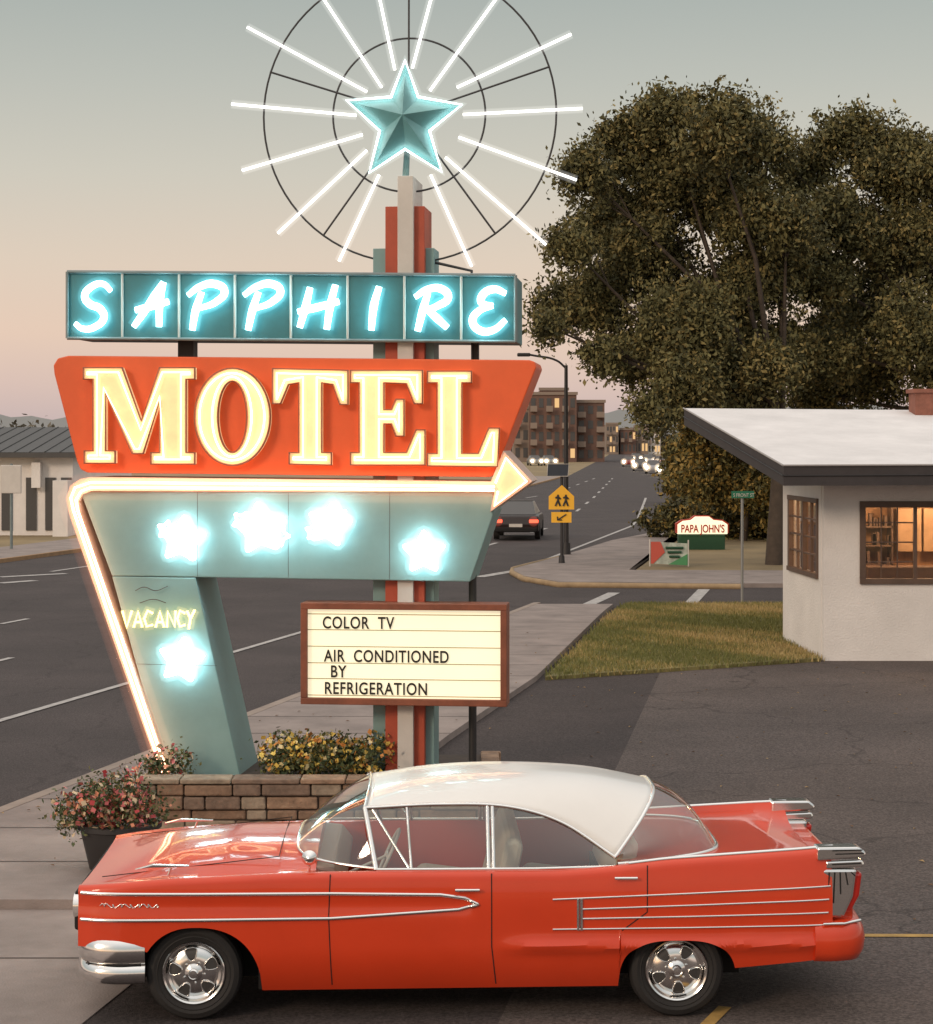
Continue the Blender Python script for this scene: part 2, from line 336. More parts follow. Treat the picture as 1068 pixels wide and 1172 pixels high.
# ------------------------------------------------------------ THE SIGN
TH=math.radians(-6); P0=Vector(((468-CX)/F*19.6,19.6,0))
sign=empty('motel_neon_sign',P0,TH)
ct,st=math.cos(TH),math.sin(TH)
def sg(px,py,off=0):
    def loc(x,y): return (ct*x+st*y,-st*x+ct*y)
    o=loc(-P0.x,-P0.y); d=loc((px-CX)/F,1.0); t=(off-o[1])/d[1]
    return (o[0]+d[0]*t, H-(py-HY)/F*t)
def sgp(px,py,off): a=sg(px,py,off); return (a[0],off,a[1])
TK=.85
def pole(name,pxl,pxr,ytop,y0,y1,m):
    a=sg(pxl,840,y0)[0]; b=sg(pxr,840,y0)[0]; zt=sg(465,ytop,y0)[1]; return box(name,a,b,y0,y1,.12,zt,m,sign,bv=.006)
pole('pole_teal',427,497,284,.22,.62,M_teal)
pole('pole_red',441,486,236,.13,.70,M_red)
pole('pole_white',455,473,201,.06,.78,M_offw)
q=[sg(77,311),sg(590,315),sg(590,391),sg(77,387)]
prism('name_box',q,0,TK,M_tealdk,sign,bv=.01)
M_frame=mat('painted_steel_frame',(.22,.27,.28),.4,.3,var=.2)
fr=[]
for (a,b) in (((77,311),(590,315)),((77,387),(590,391)),((77,311),(77,387)),((590,315),(590,391))): fr.append([sgp(*a,-.02),sgp(*b,-.02)])
tube('box_frame',fr,.017,M_frame,sign)
tube('cell_divider',[[sgp(x,312+4*(x-77)/513,-.012),sgp(x,387+4*(x-77)/513,-.012)] for x in (140,205,269,333,398,463,528)],.013,M_offw,sign)
LT=[ [(127,333),(118,325),(105,328),(97,339),(103,348),(114,353),(119,363),(109,374),(94,376),(86,370)],
 [(153,374),(165,357),(177,338),(187,323)],[(187,323),(183,345),(182,374)],[(155,355),(175,350),(193,345)],
 [(231,334),(224,355),(220,378)],[(215,338),(229,328),(246,325),(257,333),(248,345),(228,353)],
 [(296,334),(289,355),(284,378)],[(279,338),(294,328),(311,325),(321,333),(312,345),(293,353)],
 [(355,329),(350,350),(343,375)],[(384,326),(378,350),(374,377)],[(341,357),(362,352),(388,345)],
 [(434,328),(428,350),(425,378)],
 [(490,335),(484,355),(478,379)],[(475,340),(490,331),(506,331),(513,340),(501,350),(486,355)],[(489,354),(500,364),(512,375)],
 [(579,336),(566,331),(553,337),(551,346),(564,350)],[(564,350),(548,356),(541,367),(549,378),(564,378),(579,366)] ]
NL=[[sgp(x,y,-.075) for x,y in s] for s in LT]
tube('name_letters',NL,.031,N_cyan,sign,smooth=True,res=2,taper=True)
tube('name_glow',NL,.075,A_cyan,sign,smooth=True,res=3)
tube('tube_standoff',[[sgp(x,y,-.05),sgp(x,y,.0)] for x,y in ((118,325),(109,374),(187,330),(229,328),(296,345),(343,370),(430,340),(484,352),(551,346))],.008,M_black,sign)
box('riser_post',sg(195,395)[0],sg(213,395)[0],.3,.48,sg(200,420)[1],sg(200,370)[1],M_black,sign)
box('riser_post_2',sg(538,400)[0],sg(544,400)[0],.3,.4,sg(540,420)[1],sg(540,370)[1],M_black,sign)
tube('feeder_conduit',[[sgp(496,300,.3),sgp(540,310,.3),sgp(541,420,.3)]],.015,M_black,sign)
mp=[(78,407),(606,412),(612,414),(614,420),(566,543),(561,546),(100,541),(92,537),(88,528),(62,428),(61,418),(66,410)]
prism('motel_panel',[sg(*p) for p in mp],0,TK,M_orange,sign,bv=.012)
LET={'M':[(97,421),(141,421),(163,482),(184,421),(224,421),(224,434),(214,434),(214,518),(224,518),(224,531),(174,531),(174,518),(184,518),(184,458),(165,519),(153,519),(122,450),(122,516),(133,516),(133,530),(98,530),(98,516),(108,516),(108,434),(97,434)],
'T':[(313,422),(399,424),(399,463),(390,463),(382,440),(369,438),(369,518),(380,518),(380,532),(332,531),(332,518),(343,518),(343,438),(331,440),(322,462),(313,462)],
'E':[(402,424),(484,424),(484,462),(475,462),(466,439),(440,438),(440,469),(449,469),(454,457),(463,457),(463,499),(454,499),(449,485),(440,485),(440,518),(466,518),(477,492),(487,492),(487,532),(402,532),(402,518),(412,518),(412,438),(402,438)],
'L':[(490,425),(540,425),(540,438),(529,438),(529,519),(548,519),(560,490),(572,490),(570,534),(490,533),(490,519),(501,519),(501,438),(490,438)]}
for k,poly in LET.items():
    P=[sg(x,y,-.05) for x,y in poly]
    prism('letter_face_'+k,P,-.07,-.003,M_cream,sign)
    tube('letter_rim_'+k,[[(a,-.10,b) for a,b in P],[(a,-.075,b) for a,b in P]],.008,M_rim,sign,closed=True)
    nn_=[[(a,-.115,b) for a,b in inset(P,.045)]]
    tube('letter_neon_'+k,nn_,.009,N_warm,sign,closed=True,res=1)
    tube('letter_glow_'+k,nn_,.055,A_warm,sign,closed=True,res=2)
oc=sg(267,477,-.05)
def ell(rx,ry,n=40): return [(oc[0]+rx/117*math.cos(t),oc[1]+ry/117*math.sin(t)) for t in np.linspace(0,2*math.pi,n,endpoint=False)]
A,B=ell(44,55.5,48),ell(17,41,48); n=48
v=[(a,-.07,b) for a,b in A]+[(a,-.07,b) for a,b in B]+[(a,-.003,b) for a,b in A]+[(a,-.003,b) for a,b in B]; f=[]
for i in range(n):
    j=(i+1)%n; f+=[(i,j,n+j,n+i),(i,2*n+i,2*n+j,j),(n+i,n+j,3*n+j,3*n+i)]
fixn(mesh('letter_face_O',v,f,M_cream,sign))
tube('letter_rim_O',[[(a,d,b) for a,b in E] for E in (A,B) for d in (-.10,-.075)],.008,M_rim,sign,closed=True)
tube('letter_neon_O',[[(a,-.115,b) for a,b in ell(38,50)],[(a,-.115,b) for a,b in ell(23,46)]],.009,N_warm,sign,closed=True,res=1)
tube('letter_glow_O',[[(a,-.115,b) for a,b in ell(36,49)]],.055,A_warm,sign,closed=True,res=2)
M_band=mat('arrow_white_channel',(.66,.5,.42),.5,var=.1)
outer=[(185,890),(79,588),(76,570),(80,556),(92,548),(104,546),(562,551),(576,516),(609,551),(561,586),(566,564)]
inner=[(104,562),(94,566),(90,574),(92,588),(196,890)]
prism('arrow_band',[sg(*p,-.05) for p in outer+[(566,563)]+inner][:],-.05,TK*.9,M_band,sign)
tube('arrow_neon',[[sgp(186,884,-.11),sgp(135,735,-.11),sgp(84,584,-.11),sgp(81,570,-.11),sgp(86,558,-.11),sgp(104,552,-.11),sgp(330,554,-.11),sgp(566,557,-.11)],
  [sgp(191,884,-.11),sgp(141,735,-.11),sgp(89,584,-.11),sgp(87,572,-.11),sgp(93,562,-.11),sgp(104,558,-.11),sgp(330,559,-.11),sgp(566,561,-.11)]],.012,N_pink,sign,res=1)
ag=[[sgp(189,886,-.11),sgp(138,735,-.11),sgp(87,584,-.11),sgp(84,571,-.11),sgp(90,560,-.11),sgp(104,555,-.11),sgp(330,557,-.11),sgp(566,559,-.11)]]
tube('arrow_glow',ag,.085,A_pink,sign,res=4); tube('arrow_glow_outer',ag,.16,A_pink2,sign,res=4)
ah=[[sgp(567,553,-.09),sgp(579,524,-.09),sgp(603,551,-.09),sgp(566,579,-.09),sgp(570,562,-.09)]]
tube('arrow_head_neon',ah,.011,N_pink,sign,res=1); tube('arrow_head_glow',ah,.06,A_pink,sign,res=3)
prism('arrow_head_face',[sg(x,y,-.06) for x,y in ((567,552),(579,522),(604,551),(566,580),(571,562))],-.065,-.051,M_cream,sign)
tp=[(92,563),(564,563),(566,585),(538,666),(128,659)]
prism('teal_panel',[sg(*p) for p in tp],.0,TK,M_teal,sign,bv=.01)
prism('teal_leg',[sg(128,659.6),sg(224,661.2),sg(276,893),sg(192,893)],.0,TK,M_teal,sign,bv=.01)
box('leg_footing',sg(188,893)[0],sg(276,893)[0],.05,TK-.05,.1,sg(190,893)[1],M_joint,sign)
tube('panel_seam',[[sgp(330,564,-.001),sgp(330,661,-.001)],[sgp(226,563,-.001),sgp(226,660,-.001)],[sgp(446,564,-.001),sgp(446,663,-.001)],[sgp(157,760,-.001),sgp(248,762,-.001)]],.002,M_joint,sign)
def star(cx,cy,R,r=.42,rot=0,n=5):
    return [(cx+(R if i%2==0 else R*r)*math.sin(rot+math.pi*i/n),cy+(R if i%2==0 else R*r)*math.cos(rot+math.pi*i/n)) for i in range(2*n)]
def rstar(cx,cy,R,r,rot):
    P=star(cx,cy,R,r,rot); Q=[]
    for i in range(10):
        a,b,c_=Vector(P[i-1]),Vector(P[i]),Vector(P[(i+1)%10]); Q+=[tuple(b.lerp(a,.16)),tuple(b.lerp((a+c_)/2,.10)),tuple(b.lerp(c_,.16))]
    return Q
M_sf=mat('star_white_face',(.8,.88,.88),.4,emit=(.75,.97,1),estr=.9,var=.1,scale=8)
for (x,y,R,ro) in ((210,617,30,.1),(299,605,33,-.1),(378,600,28,.2),(486,632,27,.0),(209,755,29,.15),(322,612,16,.4),(194,606,14,.2),(280,596,15,.5),(362,608,13,.1),(392,592,13,.6)):
    c=sg(x,y,-.05); big=R>20; d=0 if big else -.05
    if big: prism('small_star_face',rstar(*c,R*.86/117,.52,ro),-.085,-.060,M_sf,sign)
    ol=[[(a,-.115+d,b) for a,b in rstar(*c,R*(.95 if big else .8)/117,.52,ro)]]
    tube('small_star_neon',ol+([[(a,-.115,b) for a,b in rstar(*c,R*.5/117,.52,ro)]] if big else []),.012,N_star,sign,closed=True,res=1)
    if big:
        tube('small_star_added_backlight',[[(a,-.035,b) for a,b in star(*c,R*.88/117,.55,ro)]],.010,N_halo,sign,closed=True,res=1)  # unseen tube added behind the face to brighten the panel around it
        tube('small_star_glow',ol,.065,A_star,sign,closed=True,res=3)
vt=[[(140,699),(145,718),(151,699)],[(153,718),(158,700),(163,718)],[(155,712),(162,712)],[(175,702),(169,699),(165,708),(168,717),(175,715)],[(178,718),(183,700),(188,718)],[(180,712),(187,712)],
    [(191,718),(192,700),(200,717),(201,699)],[(212,702),(206,699),(203,708),(206,717),(212,715)],[(214,699),(218,708)],[(223,698),(218,708),(216,720)]]
vn=[[sgp(x,y,-.09) for x,y in s] for s in vt]
tube('vacancy_neon',vn,.013,N_yel,sign,res=1); tube('vacancy_glow',vn,.055,A_yel,sign,res=2)
tube('tube_wiring',[[sgp(155,676,-.02),sgp(165,672,-.05),sgp(178,676,-.05),sgp(192,671,-.02)],[sgp(160,690,-.02),sgp(176,686,-.04),sgp(190,690,-.02)]],.004,M_joint,sign,smooth=True)
cyl('steel_pipe',(sg(541,670,.5)[0],.5,.1),(sg(541,670,.5)[0],.5,sg(541,655,.5)[1]),.04,.04,M_black,sign)
rb=[sg(344,690,-.12),sg(580,689,-.12),sg(580,808,-.12),sg(344,806,-.12)]
x0,z1=rb[0]; x1=rb[1][0]; z0=rb[3][1]
bb=MB(); fw=.062
bb.box(x0,x1,-.12,.21,z0,z0+fw); bb.box(x0,x1,-.12,.21,z1-fw,z1); bb.box(x0,x0+fw,-.12,.21,z0+fw,z1-fw); bb.box(x1-fw,x1,-.12,.21,z0+fw,z1-fw)
bevel(bb.out('reader_frame',M_rust,sign),.006)
box('reader_panel',x0+fw,x1-fw,-.06,.2,z0+fw,z1-fw,M_board,sign)
tube('reader_rail',[[(x0+fw,-.066,sg(400,y,-.07)[1]),(x1-fw,-.066,sg(400,y,-.07)[1])] for y in (703,721,740,759,777,796)],.004,mat('rail_olive',(.4,.36,.2),.5),sign)
M_let=mat('black_letter',(.02,.018,.016),.5)
for s,xp,yp,xe in (('COLOR  TV',369,719,451),('AIR  CONDITIONED',371,757,514),('BY',378,775,396),('REFRIGERATION',371,794,488)):
    a=sg(xp,yp,-.075); b=sg(xe,yp,-.075)
    t=text('reader_text',s,(a[0],-.075,a[1]),.165,M_let,sign,ext=.002,space=1.1,off=.003)
    bpy.context.view_layer.update(); wd=t.dimensions.x
    t.scale=((b[0]-a[0])/max(wd,.01),1,1)
sc=sg(465,128,.1); K=1/117.0
def ring(R,n=80): return [(sc[0]+R*K*math.cos(t),.3,sc[1]+R*K*math.sin(t)) for t in np.linspace(0,2*math.pi,n,endpoint=False)]
tube('wire_ring',[ring(171),ring(89)],.010,M_black,sign,closed=True)
sp=[]
for a in (90,162,234,306,18):
    t=math.radians(a); sp.append([(sc[0]+40*K*math.cos(t),.29,sc[1]+40*K*math.sin(t)),(sc[0]+172*K*math.cos(t),.3,sc[1]+172*K*math.sin(t))])
tube('wire_spoke',sp,.010,M_black,sign)
rays=[((283,31),(420,105)),((265,119),(408,132)),((277,195),(415,154)),((318,267),(420,172)),((388,299),(434,200)),((540,305),(493,200)),((625,280),(510,180)),
 ((660,206),(525,157)),((667,124),(530,131)),((654,39),(523,100)),((592,-35),(492,104)),((512,-70),(472,78)),((420,-70),(452,80)),((337,-52),(437,100))]
rl=[[sgp(*a,.2),sgp(*b,.2)] for a,b in rays]
tube('ray_neon',rl,.014,N_white,sign,res=1); tube('ray_glow',rl,.048,gmat('added_glow_ray',(1,.97,.92),1.9),sign,res=3)
tube('ray_clip',[[sgp(a[0]*.3+b[0]*.7,a[1]*.3+b[1]*.7,.2),sgp(a[0]*.3+b[0]*.7,a[1]*.3+b[1]*.7,.3)] for a,b in rays],.008,M_black,sign)
SP=[(463,68),(478,110),(528,119),(491,149),(505,196),(463,170),(422,197),(434,149),(396,114),(447,110)]
S=[sg(x,y,.0) for x,y in SP]; c=sg(463,134)
v=[(a,.1,b) for a,b in S]+[(c[0],-.16,c[1]),(c[0],.36,c[1])]; f=[(i,(i+1)%10,10) for i in range(10)]+[((i+1)%10,i,11) for i in range(10)]
fixn(mesh('faceted_star',v,f,mat('star_teal',(.14,.33,.34),.35,var=.15),sign))
tube('star_neon',[[(a,.04,b) for a,b in S]],.0135,emat('neon_ice',(.75,1,.98),5.5),sign,closed=True,res=1)
tube('star_glow',[[(a,.04,b) for a,b in S]],.06,A_white,sign,closed=True,res=3)
cyl('star_mast',(sg(464,200,.3)[0],.3,sg(464,205)[1]),(c[0],.3,c[1]),.035,.025,M_teal,sign)

# ------------------------------------------------------------ stone planter, flowers
pl=empty('stone_planter')
stm=[mat('ledge_stone_%d'%i,c_,.9,var=.35,scale=9,bump=.8,bscale=18) for i,c_ in enumerate(((.24,.15,.10),(.33,.21,.14),(.20,.135,.10),(.30,.23,.17)))]
sb=MB(); X0,X1,Y0,Y1=-3.13,.35,19.05,21.1
rows=[(.10,.23),(.235,.33),(.335,.46),(.465,.575)]
for (a,b) in rows:
    x=X0
    while x<X1:
        L=random.uniform(.18,.55); e=min(x+L,X1); j=random.uniform(-.035,.02)
        sb.box(x,e-.012,Y0+j,Y0+.2,a,b-random.uniform(0,.012),random.randrange(4)); x+=L
    y=Y0+.21
    while y<Y1:
        L=random.uniform(.2,.5); e=min(y+L,Y1); sb.box(X0+random.uniform(-.02,.02),X0+.2,y,e-.012,a,b,random.randrange(4)); sb.box(X1-.2,X1+random.uniform(-.02,.02),y,e-.012,a,b,random.randrange(4)); y+=L
bevel(sb.out('stone_courses',stm,pl),.016)
box('mortar_core',X0+.03,X1-.03,Y0+.03,Y1-.05,.0,.54,mat('soil',(.07,.05,.04),.95,var=.3,scale=12),pl)
x=X0-.03; cb=MB()
while x<X1:
    L=random.uniform(.4,.8); e=min(x+L,X1+.03); cb.box(x,e-.01,Y0-.035,Y0+.26,.578,.625,random.randrange(4)); x+=L
bevel(cb.out('cap_stones',stm,pl),.012)
LV=[mat('leaf_dark',(.045,.065,.025),.7),mat('leaf_mid',(.08,.10,.035),.7),mat('leaf_light',(.15,.15,.05),.7)]
FY=[mat('petal_yellow',(.78,.55,.12),.6),mat('petal_pale',(.75,.62,.33),.6),mat('petal_orange',(.6,.25,.06),.6)]
FP=[mat('petal_pink',(.66,.18,.19),.6),mat('petal_salmon',(.68,.27,.16),.6),mat('petal_cream',(.68,.52,.34),.6),mat('petal_red',(.45,.05,.06),.6)]
fb=empty('yellow_flower_bed')
lob=[(-1.85+i*.19,19.75+random.uniform(-.1,.2),.70+random.uniform(-.03,.07),.16,.22,.17) for i in range(6)]
foliage('leaves',lob,260,14,.024,LV,[2,2,1],.06,fb,1)
foliage('blooms',[(a,b,c_+.03,r1,r2,r3) for a,b,c_,r1,r2,r3 in lob],360,3,.026,FY,[3,2,1],.03,fb,2,shell=1.0,asp=.9)
fp=empty('flower_pot',(-3.02,17.5,0.1))
def lathe(name,prof,m,parent,n=32,axis='z',c=(0,0,0),angle=40):
    v=[];f=[]
    for r,h in prof:
        for i in range(n):
            t=2*math.pi*i/n
            v.append((c[0]+r*math.cos(t),c[1]+r*math.sin(t),c[2]+h) if axis=='z' else (c[0]+r*math.cos(t),c[1]+h,c[2]+r*math.sin(t)))
    for k in range(len(prof)-1):
        for i in range(n): f.append((k*n+i,k*n+(i+1)%n,(k+1)*n+(i+1)%n,(k+1)*n+i))
    return fixn(mesh(name,v,f,m,parent,smooth=True,angle=angle))
lathe('pot',[(0,.003),(.24,.003),(.26,.02),(.34,.36),(.365,.37),(.365,.41),(.33,.41),(.31,.36),(0,.34)],mat('pot_black',(.03,.027,.028),.6,var=.15),fp)
lob=[(random.uniform(-.36,.30),random.uniform(-.25,.25),random.uniform(.46,.70),.17,.17,.14) for i in range(12)]
foliage('leaves',lob,330,12,.020,LV,[2,2,1],.06,fp,3)
foliage('blooms',lob,300,3,.024,FP,[3,2,3,1],.04,fp,4,shell=1.0,asp=.9)
lob=[(.18,1.95,.72,.2,.15,.14),(.0,1.9,.66,.15,.12,.10)]
fb2=empty('pink_flower_bed',(-3.05,17.55,0)); foliage('leaves',lob,60,12,.022,LV,[2,2,1],.05,fb2,5); foliage('blooms',lob,60,3,.022,FP,[3,2,2,1],.03,fb2,6,shell=.9,asp=.9)

# ------------------------------------------------------------ CAR
car=empty('parked_car',(0,14.17,.012),math.radians(1.5))
xs=np.unique(np.concatenate([np.arange(-2.58,2.425,.03),np.arange(-2.22,-1.32,.01),np.arange(.95,1.8,.01)]))
def sm(a,k=5):
    ker=np.ones(k)/k; return np.convolve(np.pad(a,(k//2,k//2),'edge'),ker,'valid')
def ip(x,d):
    ks=sorted(d); g=np.linspace(-2.8,2.8,561); y=sm(np.interp(g,ks,[d[k] for k in ks]),13); return np.interp(x,g,y)
Wd={-2.8:.86,-2.58:.875,-2.5:.92,-2.3:.955,-1.8:.97,0:.97,1.5:.97,2.2:.955,2.42:.93,2.8:.93}
Zs={-2.8:.88,-2.58:.89,-2.45:.905,-2.0:.945,-1.2:.98,-.6:.985,.6:.985,.95:1.01,1.3:1.05,2.4:1.115,2.8:1.12}
Zc={-2.8:.84,-2.58:.86,-2.43:.90,-2.2:.985,-2.0:1.03,-1.6:1.075,-1.1:1.075,1.6:1.04,2.1:1.03,2.42:.97,2.8:.9}
Wf=lambda x:float(ip(x,Wd)); Zsf=lambda x:float(ip(x,Zs)); Zcf=lambda x:float(ip(x,Zc))
def zb(x):
    b=float(np.interp(x,[-2.6,-2.2,-2.19,-1.38,-1.36,1.0,1.7,1.75,2.42],[.50,.50,.5,.2,.2,.215,.33,.34,.40]))
    u=(x+1.80)/(.38 if x<-1.8 else .43)
    if abs(u)<1: b=max(b,.2+.435*(1-abs(u)**2.3)**(1/2.3))
    u=(x-1.37)/.39
    if abs(u)<1: b=max(b,.2+.335*(1-abs(u)**3)**(1/3))
    return b
def sideY(x,z):
    y=Wf(x)
    if z<.5: y-=.10*((.5-z)/.32)**2
    if z>.72: y-=.05*((z-.72)/.35)**2
    if x>.15 and x<2.45:
        k=min(1,(x-.15)/.25); y+=k*.034*math.exp(-((z-.50)/.04)**2)
    if x<-.0: y-=.014*math.exp(-((z-.775)/.055)**2)
    return y
NSIDE=26; gs=[1,.93,.8,.65,.5,.35,.2,.1,0]
def section(x):
    W=Wf(x); zs=Zsf(x); zc=Zcf(x); b=zb(x); pts=[]
    for j in range(NSIDE):
        z=b+(zs-.035-b)*j/(NSIDE-1); pts.append((sideY(x,z),z))
    yt=sideY(x,zs-.035)
    pts+= [(yt-.010,zs-.015),(yt-.028,zs-.003),(yt-.055,zs)]
    tub=-1.02<x<1.0; yi=yt-.085
    for g in gs:
        if tub: z=zs-.004 if g==1 else .40; y=yi*(1 if g>=.93 else g)
        else:
            y=yi*g
            if x<0: zv=zs-.012; z=zc-(zc-zv)*g**2.4
            else:
                dip=min(1,max(0,(x-1.0)/.5)); zv=zs-.01-.03*dip
                zin=min(zc,zs-.02); z=zin+(zv-zin)*(g**5)
        pts.append((y,z))
    return pts
secs=[section(x) for x in xs]; n=len(secs[0]); v=[];f=[]; T=2*n-1
for x,s in zip(xs,secs):
    full=[(-y,z) for y,z in s]+[(y,z) for y,z in s[-2::-1]]
    v+=[(x,a,b) for a,b in full]
for i in range(len(xs)-1):
    for j in range(T-1): f.append((i*T+j,i*T+j+1,(i+1)*T+j+1,(i+1)*T+j))
f+=[tuple(range(T-1,-1,-1)),tuple((len(xs)-1)*T+j for j in range(T))]
fixn(mesh('body_shell',v,f,M_paint,car,smooth=True,angle=38))
for nm,xc in (('front',-1.82),('rear',1.37)):
    box('wheel_well_'+nm,xc-.45,xc+.46,-.6,.6,.22,.80,M_und,car)
    box('well_top_'+nm,xc-.42,xc+.42,-.925,.925,.69,.71,M_und,car)
box('chassis',-1.4,1.0,-.82,.82,.19,.33,M_und,car); box('chassis_rear',1.78,2.4,-.80,.80,.37,.46,M_und,car)
box('valance',-2.42,-2.15,-.78,.78,.36,.52,M_und,car)
C=catmull([(-.68,0,1.425),(-.25,0,1.50),(.3,0,1.525),(.85,0,1.50),(1.30,0,1.415)],41)
E=catmull([(-.70,.665,1.365),(-.2,.685,1.39),(.25,.69,1.375),(.62,.715,1.27),(.97,.82,1.055)],41)
ss=np.linspace(-1,1,41); v=[];f=[]
def roofP(i,s,dz=0):
    a=abs(s); return (C[i][0]+(E[i][0]-C[i][0])*a**3, E[i][1]*s, C[i][2]-(C[i][2]-E[i][2])*a**3.0+dz)
for i in range(41):
    for s in ss: v.append(roofP(i,s))
for i in range(40):
    for j in range(40): f.append((i*41+j,(i+1)*41+j,(i+1)*41+j+1,i*41+j+1))
ro=mesh('roof_panel',v,f,M_roof,car,smooth=True); sd=ro.modifiers.new('sol','SOLIDIFY'); sd.thickness=.022; sd.offset=-1
def loftglass(name,top,base,bul,m):
    v=[];f=[];K=10
    for a,b in zip(top,base):
        for k in range(K+1):
            t=k/K; p=Vector(a).lerp(Vector(b),t); p=p+Vector(bul(p))*math.sin(math.pi*t); v.append(p)
    for i in range(len(top)-1):
        for k in range(K): f.append((i*(K+1)+k,(i+1)*(K+1)+k,(i+1)*(K+1)+k+1,i*(K+1)+k+1))
    return mesh(name,v,f,m,car,smooth=True)
s2=np.sin(np.linspace(-math.pi/2,math.pi/2,61))
rt=[roofP(40,s) for s in s2]; rbse=[(1.72-.74*abs(s)**5.5,.865*s,1.035-.03*abs(s)**6) for s in s2]
loftglass('rear_window',rt,rbse,lambda p:(.045,0,.045),M_glass)
wt=[roofP(0,s) for s in s2]; wb=[(-1.17+.55*abs(s)**6,.875*s,1.075-.085*s*s) for s in s2]
loftglass('windshield',wt,wb,lambda p:(-.03,0,.02),M_glass)
for sgn in (-1,1):
    tp_=[(e[0],e[1]*sgn,e[2]-.005) for e in E]
    bt=[(e[0]*(1) + (.08*(1-(k/40))**6),.872*sgn,.985+.012*max(0,k-25)/15) for k,e in enumerate(E)]
    loftglass('side_window',tp_,bt,lambda p:(0,.012*sgn,0),M_glass)
    def gp(x,t,o=.0):
        k=np.interp(x,[q[0] for q in tp_],range(41)); a=Vector([np.interp(k,range(41),[q[d] for q in tp_]) for d in range(3)]); b=Vector([np.interp(k,range(41),[q[d] for q in bt]) for d in range(3)])
        p=a.lerp(b,t); p.y+=sgn*(.012*math.sin(math.pi*t)+o); return tuple(p)
    tube('drip_rail',[[(a,b+sgn*.006,c_) for a,b,c_ in tp_]],.012,M_chrome,car)
    tube('belt_molding',[[(a,b+sgn*.004,c_+.004) for a,b,c_ in bt]],.012,M_chrome,car)
    tube('a_pillar',[[tp_[0],bt[0]]],.020,M_chrome,car)
    tube('b_post',[[gp(.12,0),gp(.12,1)],[gp(.155,0),gp(.155,1)]],.014,M_chrome,car)
    tube('vent_frame',[[gp(-.42,0),gp(-.42,1)],[gp(-.65,.04),gp(-.44,.97)]],.010,M_chrome,car)
    tube('rear_window_bright_edge',[[rt[k] for k in (range(0,31) if sgn<0 else range(30,61))],[(rbse[k][0],rbse[k][1],rbse[k][2]+.01) for k in (range(0,31) if sgn<0 else range(30,61))]],.014,M_chrome,car)
    tube('windshield_bright_edge',[[(a,b,c_+.004) for a,b,c_ in (wt[:31] if sgn<0 else wt[30:])],[(a,b,c_+.006) for a,b,c_ in (wb[:31] if sgn<0 else wb[30:])]],.010,M_chrome,car)
    def sl(pts,o=.004): return [(x,sgn*(sideY(x,z)+o),z) for x,z in pts]
    def dense(pts,k=14):
        out=[]
        for a,b in zip(pts[:-1],pts[1:]):
            for t in np.linspace(0,1,k,endpoint=False): out.append((a[0]+(b[0]-a[0])*t,a[1]+(b[1]-a[1])*t))
        return out+[pts[-1]]
    cz=lambda px,py:((px-CX)/173.5,3.85-(py-HY)/173.8)
    tube('side_spear',[sl(dense([cz(90,1023),cz(375,1023),cz(500,1025),cz(528,1029),cz(543,1036),cz(520,1042),cz(375,1051),cz(90,1053)]))],.0125,M_chrome,car)
    tube('rear_side_strips',[sl(dense([cz(628,1031),cz(948,1019)])),sl(dense([cz(662,1042),cz(946,1034)])),sl(dense([cz(662,1053),cz(945,1049)])),sl(dense([cz(628,1065),cz(944,1063)]))],.0065,M_chrome,car)
    tube('strip_comb',[sl([cz(657,1031),cz(657,1066)]),sl([cz(661,1031),cz(661,1066)])],.010,M_chrome,car)
    tube('fin_top_molding',[[(x,sgn*(sideY(x,Zsf(x)-.035)-.045),Zsf(x)+.004) for x in np.linspace(1.05,2.42,20)]],.013,M_chrome,car)
    tube('door_gap',[sl(dense([(-.92,.975),(-.93,.7),(-.91,.24)]),.0005),sl(dense([(.14,.975),(.14,.5),(.17,.24)]),.0005),sl(dense([(1.17,1.02),(1.165,.72),(1.0,.60)]),.0005)],.0035,M_und,car)
    tube('door_handle',[sl([(-.10,.875),(.06,.875)],.03),sl([(-.08,.875),(-.08,.875+.001)],.015)],.010,M_chrome,car)
    tube('rear_door_handle',[sl([(.95,.945),(1.10,.945)],.03)],.010,M_chrome,car)
    sq=[(-2.43+.012*k+.01*math.sin(k*1.3),.775+.012*math.sin(k*1.9)) for k in range(34)]
    tube('name_script',[sl(sq)],.0032,M_chrome,car,smooth=True)
    yy=sgn*.80; prism('fender_ornament',[(-2.22,.985),(-2.12,.995),(-1.86,1.0),(-1.86,1.01),(-2.1,1.018)],yy-.018,yy+.018,M_chrome,car,bv=.004)
    tube('ornament_foot',[[(-2.0,yy,.94),(-1.98,yy,.995)]],.008,M_chrome,car)
    if sgn<0:
        tube('mirror_stalk',[[(-1.06,sgn*.87,.98),(-1.06,sgn*.89,1.05)]],.008,M_chrome,car)
        lathe('mirror_head',[(0,-.04),(.03,-.03),(.05,0),(.048,.006),(0,.006)],M_chrome,car,axis='y',c=(-1.06,sgn*.90,1.075))
    prism('tail_pod',[(2.30,1.04),(2.60,1.06),(2.63,1.075),(2.62,1.10),(2.58,1.13),(2.30,1.128)],sgn*.85-.075,sgn*.85+.075,M_chrome,car,bv=.015)
    prism('tail_pod_lower',[(2.36,.985),(2.60,.995),(2.62,1.01),(2.60,1.045),(2.36,1.035)],sgn*.85-.068,sgn*.85+.070,M_chrome,car,bv=.012)
    tube('pod_groove',[[(2.42,sgn*.926,1.085),(2.61,sgn*.926,1.09)],[(2.40,sgn*.926,1.108),(2.60,sgn*.926,1.112)],[(2.40,sgn*.921,1.015),(2.59,sgn*.921,1.022)]],.004,M_und,car)
    prism('tail_surround',[(2.33,.985),(2.57,.985),(2.545,.80),(2.48,.66),(2.30,.66)],sgn*.84-.075,sgn*.84+.078,M_chrome,car,bv=.02)
